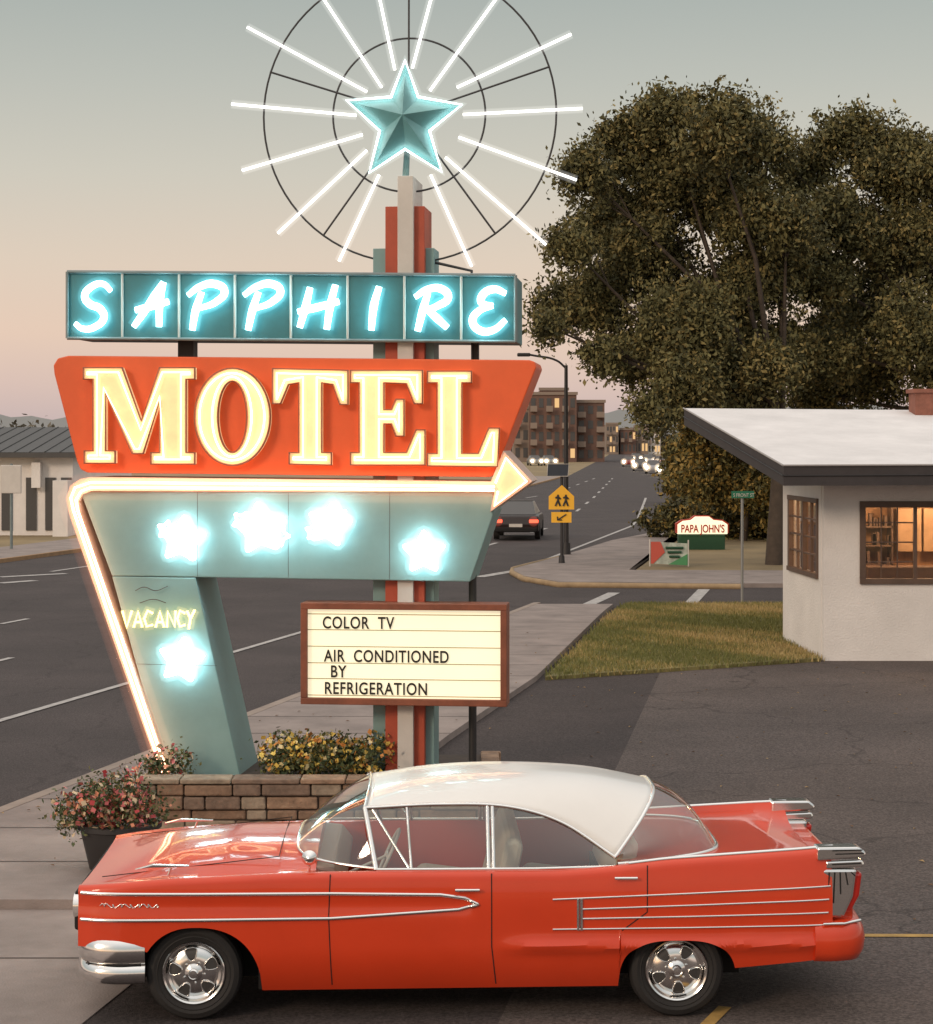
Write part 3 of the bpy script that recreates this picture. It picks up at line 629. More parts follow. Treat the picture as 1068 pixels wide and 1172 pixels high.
    prism('tail_lamp',[(2.50,.95),(2.61,.955),(2.59,.80),(2.53,.69),(2.46,.69)],sgn*.84-.052,sgn*.84+.052,M_tail,car,bv=.02)
    tube('tail_ribs',[[(2.37+.012*k,sgn*.922,.965),(2.345+.012*k+.02*k*.2,sgn*.922,.68+.02*k)] for k in range(1,14,3)],.004,M_und,car)
tube('trunk_gap',[[(1.80,-.66,1.01),(2.40,-.66,.99)],[(1.80,.66,1.01),(2.40,.66,.99)]],.004,M_und,car)
tube('cowl_gap',[[(-1.27,-.7,1.046),(-1.27,-.35,1.073),(-1.27,.35,1.073),(-1.27,.7,1.046)],[(-2.45,-.70,.915),(-1.27,-.70,1.045)],[(-2.45,.70,.915),(-1.27,.70,1.045)]],.003,M_und,car)
def sweep(name,path,prof,m):
    P=catmull(path,60); v=[];f=[];k=len(prof)
    for i,p in enumerate(P):
        d=P[min(i+1,59)]-P[max(i-1,0)]; nrm=np.array([d[1],-d[0]]); nrm=nrm/np.linalg.norm(nrm)
        for o,z in prof: v.append((p[0]+nrm[0]*o,p[1]+nrm[1]*o,z))
    for i in range(59):
        for j in range(k): f.append((i*k+j,(i+1)*k+j,(i+1)*k+(j+1)%k,i*k+(j+1)%k))
    f+=[tuple(range(k)),tuple(59*k+j for j in range(k-1,-1,-1))]
    return fixn(mesh(name,v,f,m,car,smooth=True,angle=50))
prof=[(-.06,.30)]+[(.02+.075*math.cos(t),.325+.075*math.sin(t)) for t in np.linspace(-1.9,1.0,10)]+[(-.02+.125*math.cos(t),.47+.125*math.sin(t)) for t in np.linspace(-.65,1.75,14)]+[(-.08,.58)]
sweep('front_bumper',[(-2.14,.86),(-2.34,.87),(-2.48,.80),(-2.54,.5),(-2.56,0),(-2.54,-.5),(-2.48,-.80),(-2.34,-.87),(-2.14,-.86)],[(o,z) for o,z in prof],M_chrome)
tube('bumper_crease',[[(-2.16,-.935,.385),(-2.34,-.945,.385),(-2.53,-.87,.385)],[(-2.16,.935,.385),(-2.34,.945,.385),(-2.53,.87,.385)]],.005,M_und,car,smooth=True)
prof2=[(-.05,.40),(.0,.37),(.05,.385),(.078,.44),(.086,.51),(.074,.57),(.045,.62),(.01,.64),(-.05,.645)]
sweep('rear_bumper',[(2.28,-.90),(2.44,-.90),(2.55,-.82),(2.59,-.5),(2.60,0),(2.59,.5),(2.55,.82),(2.44,.90),(2.28,.90)],prof2,M_paint)
tube('rear_bumper_bright',[[(2.33,-.965,.632),(2.47,-.955,.632),(2.60,-.86,.632)]],.010,M_chrome,car)
box('rear_panel',2.40,2.56,-.85,.85,.45,.95,M_paint,car,bv=.03)
box('grille_panel',-2.62,-2.55,-.80,.80,.58,.84,M_und,car,bv=.02)
tube('grille_bars',[[(-2.63,-.55,z),(-2.65,0,z),(-2.63,.55,z)] for z in (.62,.67,.72,.77)],.012,M_chrome,car)
for sgn in (-1,1):
    for yc in (.60,.77): lathe('headlight',[(.085,0),(.08,-.04),(.065,-.03),(0,-.045)],M_chrome,car,axis='y').matrix_local=Matrix.Translation((-2.58,sgn*yc,.745))@Matrix.Rotation(-math.pi/2,4,'Z')
lathe('exhaust',[(.03,-.15),(.03,.1),(.022,.1)],M_chrome,car,axis='y').matrix_local=Matrix.Translation((2.5,-.6,.33))@Matrix.Rotation(-math.pi/2,4,'Z')
M_slot=mat('wheel_slot_grey',(.05,.047,.046),.5)
def wheel(xc,sgn,rot):
    e=bpy.data.objects.new('wheel',None); scene.collection.objects.link(e); e.parent=car; e.location=(xc,sgn*.80,.318)
    if sgn>0: e.rotation_euler=(0,0,math.pi)
    lathe('tyre',[(.19,-.07),(.205,-.082),(.22,-.092),(.265,-.102),(.298,-.088),(.314,-.06),(.318,0),(.314,.05),(.29,.09),(.19,.08)],M_rub,e,n=56,axis='y',angle=25)
    lathe('tyre_sidewall_ring',[(.232,-.0935),(.239,-.101),(.246,-.0975)],M_rub,e,n=48,axis='y')
    lathe('rim',[(.205,-.084),(.207,-.096),(.200,-.102),(.190,-.096),(.176,-.066),(.160,-.058),(.150,-.062),(.140,-.070),(.09,-.080),(.0,-.082)],M_chrome,e,n=56,axis='y',angle=30)
    lathe('hub',[(.060,-.08),(.058,-.092),(.046,-.100),(.036,-.104),(.034,-.122),(.026,-.130),(0,-.132)],M_chrome,e,n=32,axis='y',angle=30)
    for k in range(5):
        a=math.radians(rot+72*k); c_,s_=math.cos(a),math.sin(a); vv=[]
        for r,w_ in ((.082,.013),(.10,.026),(.125,.036),(.145,.040),(.158,.034),(.164,.018)):
            d=-.084 if r<.12 else -.0795 if r<.14 else -.0735
            vv+=[(c_*r-s_*(-w_),d-.001,s_*r+c_*(-w_)),(c_*r-s_*w_,d-.001,s_*r+c_*w_)]
        mesh('slot_opening',vv,[(2*i,2*i+1,2*i+3,2*i+2) for i in range(5)],M_slot,e)
        tube('slot_lip',[[(p[0],p[1]-.002,p[2]) for p in vv[0::2]+vv[::-1][0::2]]],.0035,M_chrome,e,closed=True)
        a=math.radians(rot+36+72*k); cyl('lug_nut',(.072*math.cos(a),-.080,.072*math.sin(a)),(.072*math.cos(a),-.098,.072*math.sin(a)),.009,.008,M_chrome,e,n=6)
for xc,r_ in ((-1.82,98),(1.37,60)):
    for s_ in (-1,1): wheel(xc,s_,r_)
def seat(x,parent=car):
    prism('seat_back',[(x,.55),(x+.16,.55),(x+.27,1.10),(x+.22,1.15),(x+.15,1.13)],-.66,.66,M_int,car,bv=.04)
    prism('seat_cushion',[(x-.45,.5),(x+.05,.5),(x+.05,.66),(x-.42,.72),(x-.47,.66)],-.66,.66,M_int,car,bv=.04)
seat(.10); seat(.88)
box('carpet',-1.0,1.0,-.8,.8,.405,.42,M_intd,car)
prism('dashboard',[(-1.05,.6),(-.86,.65),(-.82,.88),(-.90,.98),(-1.1,1.0)],-.78,.78,mat('dash_paint',(.3,.2,.16),.5),car,bv=.02)
box('package_shelf',1.02,1.6,-.78,.78,.93,.96,M_int,car)
wh=lathe('steering_wheel',[(.19+.011*math.cos(t),.011*math.sin(t)) for t in np.linspace(0,2*math.pi,9)],M_offw,car); wh.matrix_local=Matrix.Translation((-.55,-.36,.98))@Matrix.Rotation(math.radians(-65),4,'Y')
tube('steering_spokes',[[(-.55,-.36-.18,.98),(-.55,-.36+.18,.98)],[(-.55,-.36,.98),(-.95,-.36,.80)]],.010,M_offw,car)
tube('mirror_inner',[[(-.68,-.1,1.33),(-.68,.1,1.33)]],.018,M_und,car)

# ------------------------------------------------------------ MOTEL OFFICE
mo=empty('motel_office')
M_stu=mat('white_stucco',(.80,.76,.74),.85,var=.07,scale=1.2,bump=.6,bscale=30)
M_fas=mat('dark_fascia',(.045,.038,.04),.7,var=.2)
M_gravel=mat('white_roof_membrane',(.76,.74,.75),.8,var=.10,scale=1.0,bump=.3,bscale=20)
M_wood=mat('window_wood',(.12,.075,.055),.6,var=.2)
FY_=34.7
wb_=MB()
wb_.box(6.17,6.82,FY_,FY_+.2,0,3.2); wb_.box(6.82,10.2,FY_,FY_+.2,0,1.39); wb_.box(6.82,10.2,FY_,FY_+.2,2.73,3.2); wb_.box(10.2,16,FY_,FY_+.2,0,3.2)
def lwx(y): return 6.17-.05*(y-FY_)
def lwall(ya,yb,za,zb2,zc2=None):
    zc2=zc2 or zb2; a,b=lwx(ya),lwx(yb)
    wb_.add([(a,ya,za),(b,yb,za),(b+.2,yb,za),(a+.2,ya,za),(a,ya,zb2),(b,yb,zc2),(b+.2,yb,zc2),(a+.2,ya,zb2)],[(0,3,2,1),(4,5,6,7),(0,1,5,4),(1,2,6,5),(2,3,7,6),(3,0,4,7)])
lwall(FY_+.202,35.15,0,3.22,3.27); lwall(35.15,37.5,0,1.45); lwall(35.15,37.5,2.78,3.27,3.6); lwall(37.5,38.1,0,3.6,3.68)
wb_.box(6.3,16,37.9,38.1,0,3.6); wb_.box(15.8,16,FY_+.2,37.9,0,3.3)
fixn(wb_.out('walls',M_stu,mo))
rf=[(5.32,33.7,3.40),(16.5,33.7,3.44),(16.5,41,4.38),(4.44,41,4.47)]
v=[(x,y,z) for x,y,z in rf]+[(x,y,z-.34) for x,y,z in rf]
mesh('roof_fascia',v,[(0,1,5,4),(1,2,6,5),(2,3,7,6),(3,0,4,7),(7,4,5,6)],M_fas,mo)
mesh('roof_top',[(x,y,z) for x,y,z in rf],[(0,1,2,3)],M_gravel,mo)
tube('fascia_batten',[[(5.31,33.69,3.23),(16.5,33.69,3.27)],[(5.31,33.69,3.23),(4.43,41,4.30)]],.012,M_black,mo)
tube('drip_edge',[[(5.31,33.69,3.40),(16.5,33.69,3.44)],[(5.31,33.69,3.40),(4.43,41,4.47)]],.018,mat('grey_flashing',(.35,.33,.33),.5),mo)
def window(x0,x1,z0,z1,y,nx):
    b=MB(); t=.07
    b.box(x0-.03,x1+.03,y-.05,y+.1,z0-.05,z0+t*.6); b.box(x0-.03,x1+.03,y-.04,y+.1,z1-t,z1+.04); b.box(x0-.03,x0+t,y-.04,y+.1,z0+t*.6,z1-t); b.box(x1-t,x1+.03,y-.04,y+.1,z0+t*.6,z1-t)
    for k in nx: b.box(k-.03,k+.03,y-.02,y+.06,z0+t*.6,z1-t)
    return b
b=window(6.82,10.2,1.39,2.73,FY_,[7.75,9.2])
for zz in (1.72,2.06,2.40): b.box(6.89,7.72,FY_+.01,FY_+.03,zz-.012,zz+.012)
for xx in (7.17,7.45): b.box(xx-.012,xx+.012,FY_+.032,FY_+.05,1.44,2.66)
bevel(b.out('front_window_frame',M_wood,mo),.004)
M_wg=glass('window_glass',(.85,.83,.78),.08,.7)
mesh('front_glass',[(6.85,FY_+.06,1.42),(10.17,FY_+.06,1.42),(10.17,FY_+.06,2.70),(6.85,FY_+.06,2.70)],[(0,1,2,3)],M_wg,mo)
b=MB()
def lb(ya,yb,za,zb2,o=.03):
    a,c_=lwx(ya),lwx(yb); b.add([(a-o,ya,za),(c_-o,yb,za),(c_+.06,yb,za),(a+.06,ya,za),(a-o,ya,zb2),(c_-o,yb,zb2),(c_+.06,yb,zb2),(a+.06,ya,zb2)],[(0,3,2,1),(4,5,6,7),(0,1,5,4),(1,2,6,5),(2,3,7,6),(3,0,4,7)])
lb(35.1,37.55,1.40,1.48,.05); lb(35.1,37.55,2.72,2.80,.04); lb(35.1,35.2,1.48,2.72); lb(37.42,37.55,1.48,2.72); lb(36.28,36.36,1.48,2.72,.02)
for zz in (1.8,2.1,2.42): lb(35.2,37.42,zz-.014,zz+.014,.0)
for yy in (35.75,36.9): lb(yy,yy+.03,1.48,2.72,-.005)
fixn(b.out('side_window_frame',M_wood,mo))
mesh('side_glass',[(lwx(35.1)+.03,35.1,1.42),(lwx(37.5)+.03,37.5,1.42),(lwx(37.5)+.03,37.5,2.75),(lwx(35.1)+.03,35.1,2.75)],[(0,1,2,3)],M_wg,mo)
M_ww=mat('interior_wood',(.34,.19,.095),.6,var=.3,scale=2,stretch=(3,1,.3))
box('interior_back_wall',6.3,15.7,37.6,37.88,0,3.1,M_ww,mo); box('interior_floor',6.4,15.7,34.95,37.6,.02,.08,M_ww,mo); box('interior_ceiling',6.4,15.7,34.95,37.6,2.95,3.0,M_offw,mo)
cb=MB()
for k in range(6): cb.box(8.0+k*.5,8.46+k*.5,37.35,37.55,1.75,2.55); cb.box(8.0+k*.5,8.46+k*.5,37.0,37.55,.1,1.15)
bevel(cb.out('cabinet',mat('cabinet_wood',(.45,.29,.17),.5,var=.15),mo),.01)
sh_=MB()
for zz in (1.5,1.85,2.2): sh_.box(6.5,7.9,37.2,37.58,zz,zz+.03)
for xx in (6.5,7.2,7.87): sh_.box(xx,xx+.03,37.2,37.58,1.0,2.6)
for k in range(26):
    xx=6.55+random.random()*1.3; zz=random.choice((1.53,1.88,2.23)); sh_.box(xx,xx+.05,37.25,37.4,zz,zz+random.uniform(.1,.25))
sh_.out('shelves',M_wood,mo)
box('front_desk',7.2,9.6,36.0,36.5,.08,1.55,M_wood,mo,bv=.02)
cl=bpy.data.lights.new('ceiling_lamp','POINT'); cl.energy=95; cl.color=(1,.62,.34); cl.shadow_soft_size=.15; c0=bpy.data.objects.new('ceiling_lamp_light',cl); c0.location=(8.6,36.3,2.75); link(c0,mo)
cl=bpy.data.lights.new('ceiling_lamp2','POINT'); cl.energy=50; cl.color=(1,.62,.34); cl.shadow_soft_size=.15; c0=bpy.data.objects.new('ceiling_lamp_light_2',cl); c0.location=(7.0,36.2,2.6); link(c0,mo)
M_brick=mat('chimney_brick',(.25,.10,.07),.9,var=.25,scale=8)
a=XZ(1044,450,40.5); ch=MB(); ch.box(a[0],a[0]+1.2,40.2,40.8,3.9,a[1]); ch.box(a[0]-.05,a[0]+1.25,40.15,40.85,a[1]+.002,a[1]+.08); ch.out('chimney',M_brick,mo)

# ------------------------------------------------------------ trees
bark=mat('bark',(.07,.052,.04),.9,var=.3,scale=4,bump=.8,bscale=12)
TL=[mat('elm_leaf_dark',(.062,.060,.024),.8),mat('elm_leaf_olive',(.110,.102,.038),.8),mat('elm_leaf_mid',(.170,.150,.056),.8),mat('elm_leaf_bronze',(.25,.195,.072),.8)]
def tree(name,lob,D,base,nc,per,size,spread,seed,mats=TL,wts=(2,4,4,2),tr=.45,droop=.6,ry=1.0,nsub=7,fill=.75):
    t=empty(name); g=random.Random(seed); L=[]; S_=[]
    for (px,py,r) in lob:
        y=D+g.uniform(-2.4,2.4)*ry; x,z=XZ(px,py,y); R=r/F*y; L.append((x,y,z,R))
        for k in range(nsub):
            th=g.uniform(0,6.283); ph=math.acos(g.uniform(-.75,1)); d=(math.sin(ph)*math.cos(th),math.sin(ph)*math.sin(th),math.cos(ph))
            q=R*g.uniform(.5,1.04); s_=R*g.uniform(.24,.46)
            S_.append((x+d[0]*q,y+d[1]*q,z+d[2]*q*fill,s_*g.uniform(.9,1.3),s_,s_*g.uniform(.7,1.15)))
    n1=nc//3
    foliage('crown_leaves',S_,nc,per,size,mats,wts,spread,t,seed,shell=.15,droop=droop,asp=.5)
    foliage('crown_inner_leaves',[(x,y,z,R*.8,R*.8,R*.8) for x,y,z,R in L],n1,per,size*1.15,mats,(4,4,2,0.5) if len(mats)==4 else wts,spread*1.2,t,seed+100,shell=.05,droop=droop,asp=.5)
    foliage('stray_leaves',[(x,y,z,R*1.12,R*1.12,R*1.12) for x,y,z,R in L],nc//3,max(8,per//4),size*.85,mats,wts,spread*.55,t,seed+200,shell=.75,droop=droop,asp=.5)
    bx,by=base; top=sum(l[2] for l in L)/len(L)
    mid=Vector((bx+.2,by,max(1.5,top*.42)))
    cyl('trunk',(bx,by,-.05),mid,tr,tr*.7,bark,t,n=14)
    for i,l in enumerate(L):
        tgt=Vector(l[:3]); m1=mid.lerp(tgt,.5)+Vector((g.uniform(-.5,.5),g.uniform(-.5,.5),g.uniform(-.2,.8)))
        cyl('limb_%d'%i,mid-Vector((0,0,.1)),m1,tr*.42,tr*.24,bark,t,n=8); cyl('bough_%d'%i,m1,tgt,tr*.24,tr*.07,bark,t,n=6)
        for k in range(3):
            q=tgt+Vector((g.uniform(-1,1),g.uniform(-1,1),g.uniform(-.4,1)))*l[3]*.9; cyl('twig_%d_%d'%(i,k),m1.lerp(tgt,.6),q,tr*.09,tr*.03,bark,t,n=5)
    return t
A=[(765,135,38),(815,145,48),(865,160,44),(720,170,42),(672,200,30),(780,205,55),(850,240,55),(695,255,45),(655,285,26),(745,290,55),(638,345,26),(690,345,42),(770,370,55),(830,340,55),(885,315,45),(728,405,38),(790,430,44),(850,430,50),(690,400,18),(885,395,45),(752,465,26),(900,250,36),(624,372,16)]
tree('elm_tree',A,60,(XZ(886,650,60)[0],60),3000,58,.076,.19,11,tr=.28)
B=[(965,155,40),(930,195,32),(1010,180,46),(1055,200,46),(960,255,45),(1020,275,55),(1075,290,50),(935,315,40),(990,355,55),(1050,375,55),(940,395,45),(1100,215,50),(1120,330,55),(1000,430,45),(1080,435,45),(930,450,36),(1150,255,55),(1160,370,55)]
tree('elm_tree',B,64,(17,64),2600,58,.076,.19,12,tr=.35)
YL=[mat('aut_leaf_olive',(.14,.12,.035),.75),mat('aut_leaf_gold',(.30,.20,.05),.75),mat('aut_leaf_dk',(.07,.065,.024),.75)]
C_=[(815,500,30),(850,515,34),(800,545,24),(835,555,30),(868,555,26),(880,500,30),(800,478,22),(895,590,22),(860,470,26)]
tree('boxelder_tree',C_,74,(XZ(850,628,74)[0],74),900,44,.09,.18,13,mats=YL,wts=(3,3,2),tr=.16,ry=.4)
C2=[(785,512,12),(790,540,14),(778,552,10),(800,560,12),(776,530,9)]
tree('roadside_tree',C2,120,(XZ(790,575,120)[0],120),300,40,.16,.28,14,mats=YL,wts=(3,3,2),tr=.15,ry=.4)
sh=[(XZ(p,0,76)[0],76+random.uniform(-1,1),.6,1.0,.8,.8) for p in range(765,900,20)]
foliage('hedge',sh,520,40,.09,YL+TL[:1],(3,1,2,3),.16,None,15)

# ------------------------------------------------------------ background
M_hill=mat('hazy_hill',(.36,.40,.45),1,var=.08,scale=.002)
def hills(name,D,pts,m):
    v=[];f=[]
    for i,(px,py) in enumerate(pts):
        x,z=XZ(px,py,D); v+=[(x,D,-5),(x,D,z),(x,D+400,z*.6)]
        if i: k=3*i; f+=[(k-3,k,k+1,k-2),(k-2,k+1,k+2,k-1)]
    return mesh(name,v,f,m)
pp=[]
for px in range(-900,2200,12): pp.append((px,472+8*math.sin(px*.011+1)+4*math.sin(px*.037)+2*math.sin(px*.13)-6*math.exp(-((px-30)/60)**2)-10*math.exp(-((px-715)/50)**2)))
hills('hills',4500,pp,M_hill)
TD=[mat('far_tree_dark',(.075,.070,.058),.9),mat('far_tree_mid',(.13,.11,.08),.9)]
tl=[(x,random.uniform(330,420),random.uniform(1.5,3.2),random.uniform(3,7),4,random.uniform(2,3.6)) for x in np.arange(-140,20,5)]
tl+=[(x,random.uniform(300,400),random.uniform(2,4),random.uniform(4,8),4,random.uniform(3,5)) for x in np.arange(52,200,6)]
tl+=[(x,random.uniform(560,620),random.uniform(1,2.5),random.uniform(4,7),4,random.uniform(3,5)) for x in np.arange(10,80,6)]
foliage('distant_trees',tl,3000,22,.6,TD,(1,1),1.0,None,21)
ab=empty('brick_apartment_building'); D=330
M_bb=mat('far_brick',(.17,.10,.08),.9,var=.15,scale=.3); M_wd=mat('far_window',(.08,.078,.08),.3); M_tan=mat('far_tan_panel',(.27,.21,.175),.9); M_lit=emat('lit_window',(1,.62,.28),.9)
def bld(par,px0,px1,pyt,D,dep,floors,cols,m,lit=.12):
    x0=XZ(px0,0,D)[0]; x1=XZ(px1,0,D)[0]; zt=XZ(0,pyt,D)[1]
    box('block',x0,x1,D,D+dep,0,zt,m,par); box('parapet',x0-.2,x1+.2,D-.2,D+.2,zt+.003,zt+.5,M_tan,par)
    b=MB(); fh=zt/floors; cw=(x1-x0)/cols
    for i in range(floors):
        for j in range(cols):
            b.box(x0+(j+.22)*cw,x0+(j+.78)*cw,D-.06,D-.01,(i+.25)*fh,(i+.8)*fh,1 if random.random()<lit else 0)
    b.out('windows',[M_wd,M_lit],par)
    b=MB()
    for i in range(1,floors):
        for j in range(0,cols,2): b.box(x0+(j+.1)*cw,x0+(j+.95)*cw,D-1.2,D-.07,i*fh,i*fh+.15); b.box(x0+(j+.1)*cw,x0+(j+.95)*cw,D-1.2,D-1.12,i*fh+.16,i*fh+.95)
    b.out('balconies',M_tan,par)
bld(ab,606,660,452,D,20,4,6,M_bb); bld(ab,660,692,461,D+3,18,4,3,M_bb); bld(ab,588,606,468,D+2,14,3,2,M_tan); bld(ab,618,650,447,D+6,8,4,3,M_bb)
for px,wd_,ht,mm_ in ((570,26,490,M_tan),(694,14,486,M_tan),(710,18,492,M_bb),(726,16,489,M_tan),(742,14,496,M_stu)):
    a=empty('town_building'); bld(a,px,px+wd_,ht,420+px*.1,12,2 if ht>488 else 3,4,mm_,.25)
ls=empty('white_shop_building'); D=80
x1=XZ(92,0,D)[0]
M_dr=mat('dark_metal_roof',(.075,.072,.072),.6,var=.15)
box('shop_wall',x1-26,x1-.3,D,D+14,0,3.1,M_stu,ls)
prism('shop_roof',[(x1-27,3.1),(x1,3.1),(x1,3.3),(x1-27,3.3)],D-.6,D+14,M_dr,ls)
v=[(x1-27,D-.6,3.31),(x1,D-.6,3.31),(x1,D+8,4.35),(x1-27,D+8,4.35)]; mesh('shop_roof_slope',v,[(0,1,2,3)],M_dr,ls)
tube('roof_seams',[[(xx,D-.6,3.33),(xx,D+8,4.37)] for xx in np.arange(x1-26.5,x1,.6)],.02,M_dr,ls,res=0)
b=MB()
for px in (-20,2,30,52,70): a=XZ(px,0,D)[0]; b.box(a,a+.42,D-.05,D-.01,.2,2.3,0)
a=XZ(38,0,D)[0]; b.box(a,a+.35,D-.35,D-.06,1.9,2.9,1)
b.box(x1-.9,x1-.31,D-1.0,D-.01,0,2.2,1)
b.out('shop_openings',[M_wd,M_stu],ls)
lsign=empty('roadside_panel_sign'); x=XZ(13,0,68)[0]; cyl('post',(x,68,0),(x,68,3),.05,.05,M_frame,lsign); box('panel',x-.35,x+.35,67.9,68.0,2.0,2.95,M_offw,lsign,bv=.02)
slm=empty('street_lamp'); D=64.8; x=XZ(648,0,D)[0]
zt=XZ(0,418,D)[1]
cyl('post',(x,D,0),(x,D,zt),.09,.055,M_black,slm); cyl('base',(x,D,0),(x,D,.5),.16,.13,M_black,slm)
tube('arm',[[(x,D,zt-.1),(x-.3,D,zt+.15),(XZ(612,0,D)[0],D,XZ(0,407,D)[1]),(XZ(600,0,D)[0],D,XZ(0,405,D)[1])]],.035,M_black,slm,smooth=True)
box('luminaire',XZ(592,0,D)[0],XZ(607,0,D)[0],D-.12,D+.12,XZ(0,408,D)[1],XZ(0,404,D)[1],M_black,slm,bv=.03)
ps=empty('pedestrian_crossing_sign'); D=60.3; x=XZ(643,0,D)[0]
M_ys=mat('sign_yellow',(.78,.40,.03),.5,emit=(1,.5,.05),estr=.15)
cyl('post',(x,D,0.1),(x,D,XZ(0,545,D)[1]),.045,.045,M_black,ps); cyl('post_base',(x,D,.1),(x,D,.35),.10,.08,M_black,ps)
pe=[XZ(*p,D) for p in ((628,583),(628,568),(643,555),(657,568),(657,583))]; prism('school_pentagon',pe,D-.08,D-.06,M_ys,ps)
pe=[XZ(*p,D) for p in ((631,586),(654,586),(654,598),(631,598))]; prism('arrow_plate',pe,D-.08,D-.06,M_ys,ps)
pe=[XZ(*p,D) for p in ((626,545),(650,545),(651,531),(627,531))]; prism('solar_panel',pe,D-.1,D-.05,mat('pv_panel',(.05,.06,.08),.3),ps)
tube('solar_frame',[[(a,D-.11,b_) for a,b_ in pe]],.012,M_offw,ps,closed=True)
P=lambda a,b_:(XZ(a,b_,D)[0],D-.1,XZ(a,b_,D)[1])
for q in (638.5,647.5):
    tube('pictogram',[[P(q,566),P(q,573)],[P(q,572),P(q-3,579)],[P(q,572),P(q+2.5,579)],[P(q-3,570),P(q,568),P(q+3,571)]],.028,M_black,ps)
tube('plate_arrow',[[P(648,588.5),P(638,595)],[P(638,591),P(638,595),P(643,595)]],.02,M_black,ps)
gs_=empty('street_name_sign'); D=46.3; x=XZ(849.5,0,D)[0]
cyl('post',(x,D,0.02),(x,D,XZ(0,570,D)[1]),.032,.032,mat('galvanised',(.3,.3,.3),.5,.4),gs_)
pe=[XZ(*p,D) for p in ((837,562),(863,562),(863,570),(837,570))]; prism('name_plate',pe,D-.05,D-.03,mat('sign_green',(.02,.16,.09),.5),gs_)
text('name_text','S FRONT ST',(XZ(839,0,D)[0],D-.055,XZ(0,568.6,D)[1]),.12,M_offw,gs_,ext=.001,sx=.75)
pz=empty('pizza_shop_sign'); D=68; M_gr=mat('sign_dark_green',(.015,.07,.035),.6)
a=XZ(777,0,D)[0]; b_=XZ(830,0,D)[0]; box('base_cabinet',a,b_,D,D+.5,0,XZ(0,612,D)[1],M_gr,pz,bv=.02)
el_=[XZ(*p,D) for p in ((775,611),(775,600),(781,596),(790,595),(795,591),(811,591),(816,595),(826,596),(832,600),(832,611))]
prism('sign_head_border',[((a-XZ(803.5,0,D)[0])*1.06+XZ(803.5,0,D)[0],b2+.03) for a,b2 in el_],-0.15+D,D+.2,mat('sign_red_border',(.45,.05,.03),.5),pz)
prism('sign_head',el_,D-.2,D+.15,mat('sign_cream_lit',(.85,.8,.65),.5,emit=(1,.88,.6),estr=.9),pz,bv=.02)
text('sign_text',"PAPA JOHN'S",(XZ(803.5,0,D)[0],D-.23,XZ(0,609,D)[1]),.37,mat('sign_red_text',(.5,.03,.02),.5),pz,align='CENTER',sx=.68,off=.008)
bn=empty('yard_banner'); D=59; pe=[XZ(*p,D) for p in ((745,620),(787,622),(787,647),(745,645))]; prism('banner_cloth',pe,D,D+.02,mat('banner_print',(.42,.46,.40),.7,var=.5,scale=3),bn)
pe=[XZ(*p,D) for p in ((745,620),(756,620),(761,632),(748,645),(745,645))]; prism('banner_red_corner',pe,D-.02,D-.005,mat('banner_red',(.55,.10,.07),.7),bn)
pe=[XZ(*p,D) for p in ((787,634),(787,647),(765,646))]; prism('banner_green_corner',pe,D-.02,D-.005,mat('banner_green',(.08,.28,.12),.7),bn)
tube('banner_text',[[(XZ(a,0,D)[0],D-.03,XZ(0,b,D)[1]),(XZ(c_,0,D)[0],D-.03,XZ(0,b,D)[1])] for a,b,c_ in ((762,627,782),(764,632,780),(766,637,778))],.035,M_gr,bn)
tube('banner_posts',[[(XZ(744,0,D)[0],D+.01,.1),(XZ(744,0,D)[0],D+.01,XZ(0,617,D)[1])],[(XZ(788,0,D)[0],D+.01,.1),(XZ(788,0,D)[0],D+.01,XZ(0,618,D)[1])]],.02,M_offw,bn)

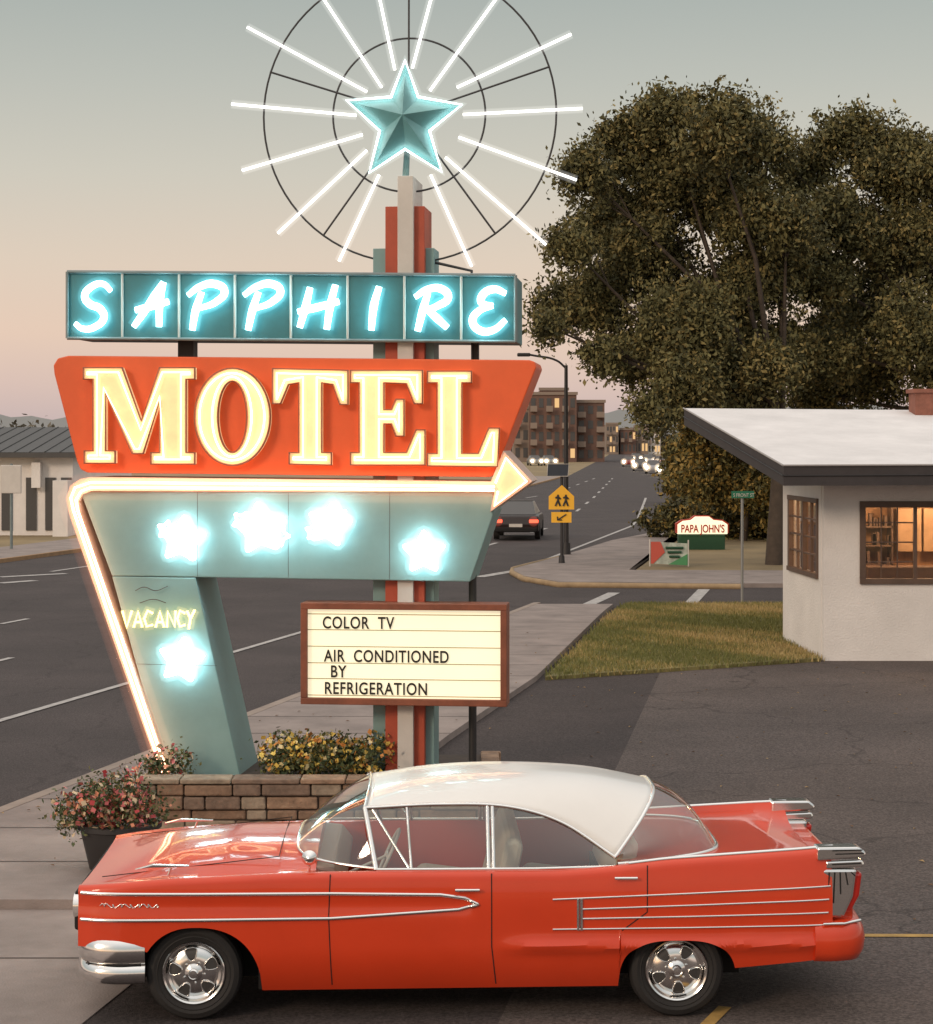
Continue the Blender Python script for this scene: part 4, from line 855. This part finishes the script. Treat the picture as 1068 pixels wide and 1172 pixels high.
# ------------------------------------------------------------ other vehicles
E_tail=emat('tail_glow',(1,.10,.05),2.6); E_head=emat('head_glow',(1,.84,.55),30)
def sedan(name,x,y,rz,col,lamp=False):
    e=empty(name,(x,y,.02),rz); m=mat(name+'_paint',col,.45,coat=.2)
    prof=[(-2.3,.3),(2.3,.3),(2.35,.55),(2.3,.78),(1.3,.93),(-1.55,.97),(-2.25,.92),(-2.35,.6)]
    v=[]
    for w_ in (-.86,.86): v+=[(w_,a,b2) for a,b2 in prof]
    n=len(prof); f=[tuple(range(n)),tuple(range(2*n-1,n-1,-1))]+[(i,(i+1)%n,(i+1)%n+n,i+n) for i in range(n)]
    bevel(fixn(mesh('body',v,f,m,e)),.07,3)
    cab=[(-1.95,.95,.74),(1.15,.93,.78),(.45,1.42,.58),(-1.15,1.44,.58)]
    v=[(-w_,a,b2) for a,b2,w_ in cab]+[(w_,a,b2) for a,b2,w_ in cab]
    bevel(fixn(mesh('cabin',v,[(0,1,2,3),(7,6,5,4),(0,4,5,1),(1,5,6,2),(2,6,7,3),(3,7,4,0)],[m,M_wd],e,mi=[1,1,0,1,0,1])),.03)
    mesh('roof',[(-.57,.45,1.445),(.57,.45,1.445),(.57,-1.12,1.462),(-.57,-1.12,1.462)],[(0,1,2,3)],m,e)
    for a in (-1.4,1.4):
        for s_ in (-1,1): cyl('wheel',(s_*.88,a,.32),(s_*.68,a,.32),.32,.32,M_rub,e,n=20)
    for s_ in (-1,1):
        box('tail_light',s_*.68-.17,s_*.68+.17,-2.38,-2.28,.66,.78,E_tail,e,bv=.02)
        lathe('headlight',[(.19 if lamp else .12,0),(.15 if lamp else .10,.05),(0,.07)],E_head,e,n=12,axis='y',c=(s_*.64,2.31,.66))
        if not lamp: ball('tail_glow',(s_*.68,-2.4,.72),.20,A_tail,e)  # emissive ball added to imitate bloom round the tail light
        else: ball('headlight_glow',(s_*.64,2.45,.68),.48,A_head,e)  # emissive ball added to imitate headlight bloom
    box('plate',-.25,.25,-2.375,-2.35,.5,.62,M_offw,e); box('bumper',-.8,.8,-2.42,-2.3,.32,.48,M_und,e,bv=.03)
    return e
p=GP(596,619); sedan('dark_sedan',p[0],p[1]+2.3,-.08,(.022,.012,.012))
for (px,py,rz) in ((733,539,math.pi-.1),(748,542,math.pi-.12),(762,545,math.pi-.1),(720,534,math.pi-.1),(742,532,math.pi),(756,534,math.pi),(728,529,math.pi)):
    p=GP(px,py); sedan('oncoming_sedan',p[0],p[1],rz,random.choice([(.3,.3,.32),(.05,.05,.06),(.2,.03,.03)]),True)
for (px,py) in ((612,531),(628,531)):
    p=GP(px,py+2); sedan('oncoming_sedan',p[0],p[1],math.pi+.1,(.2,.2,.2),True)
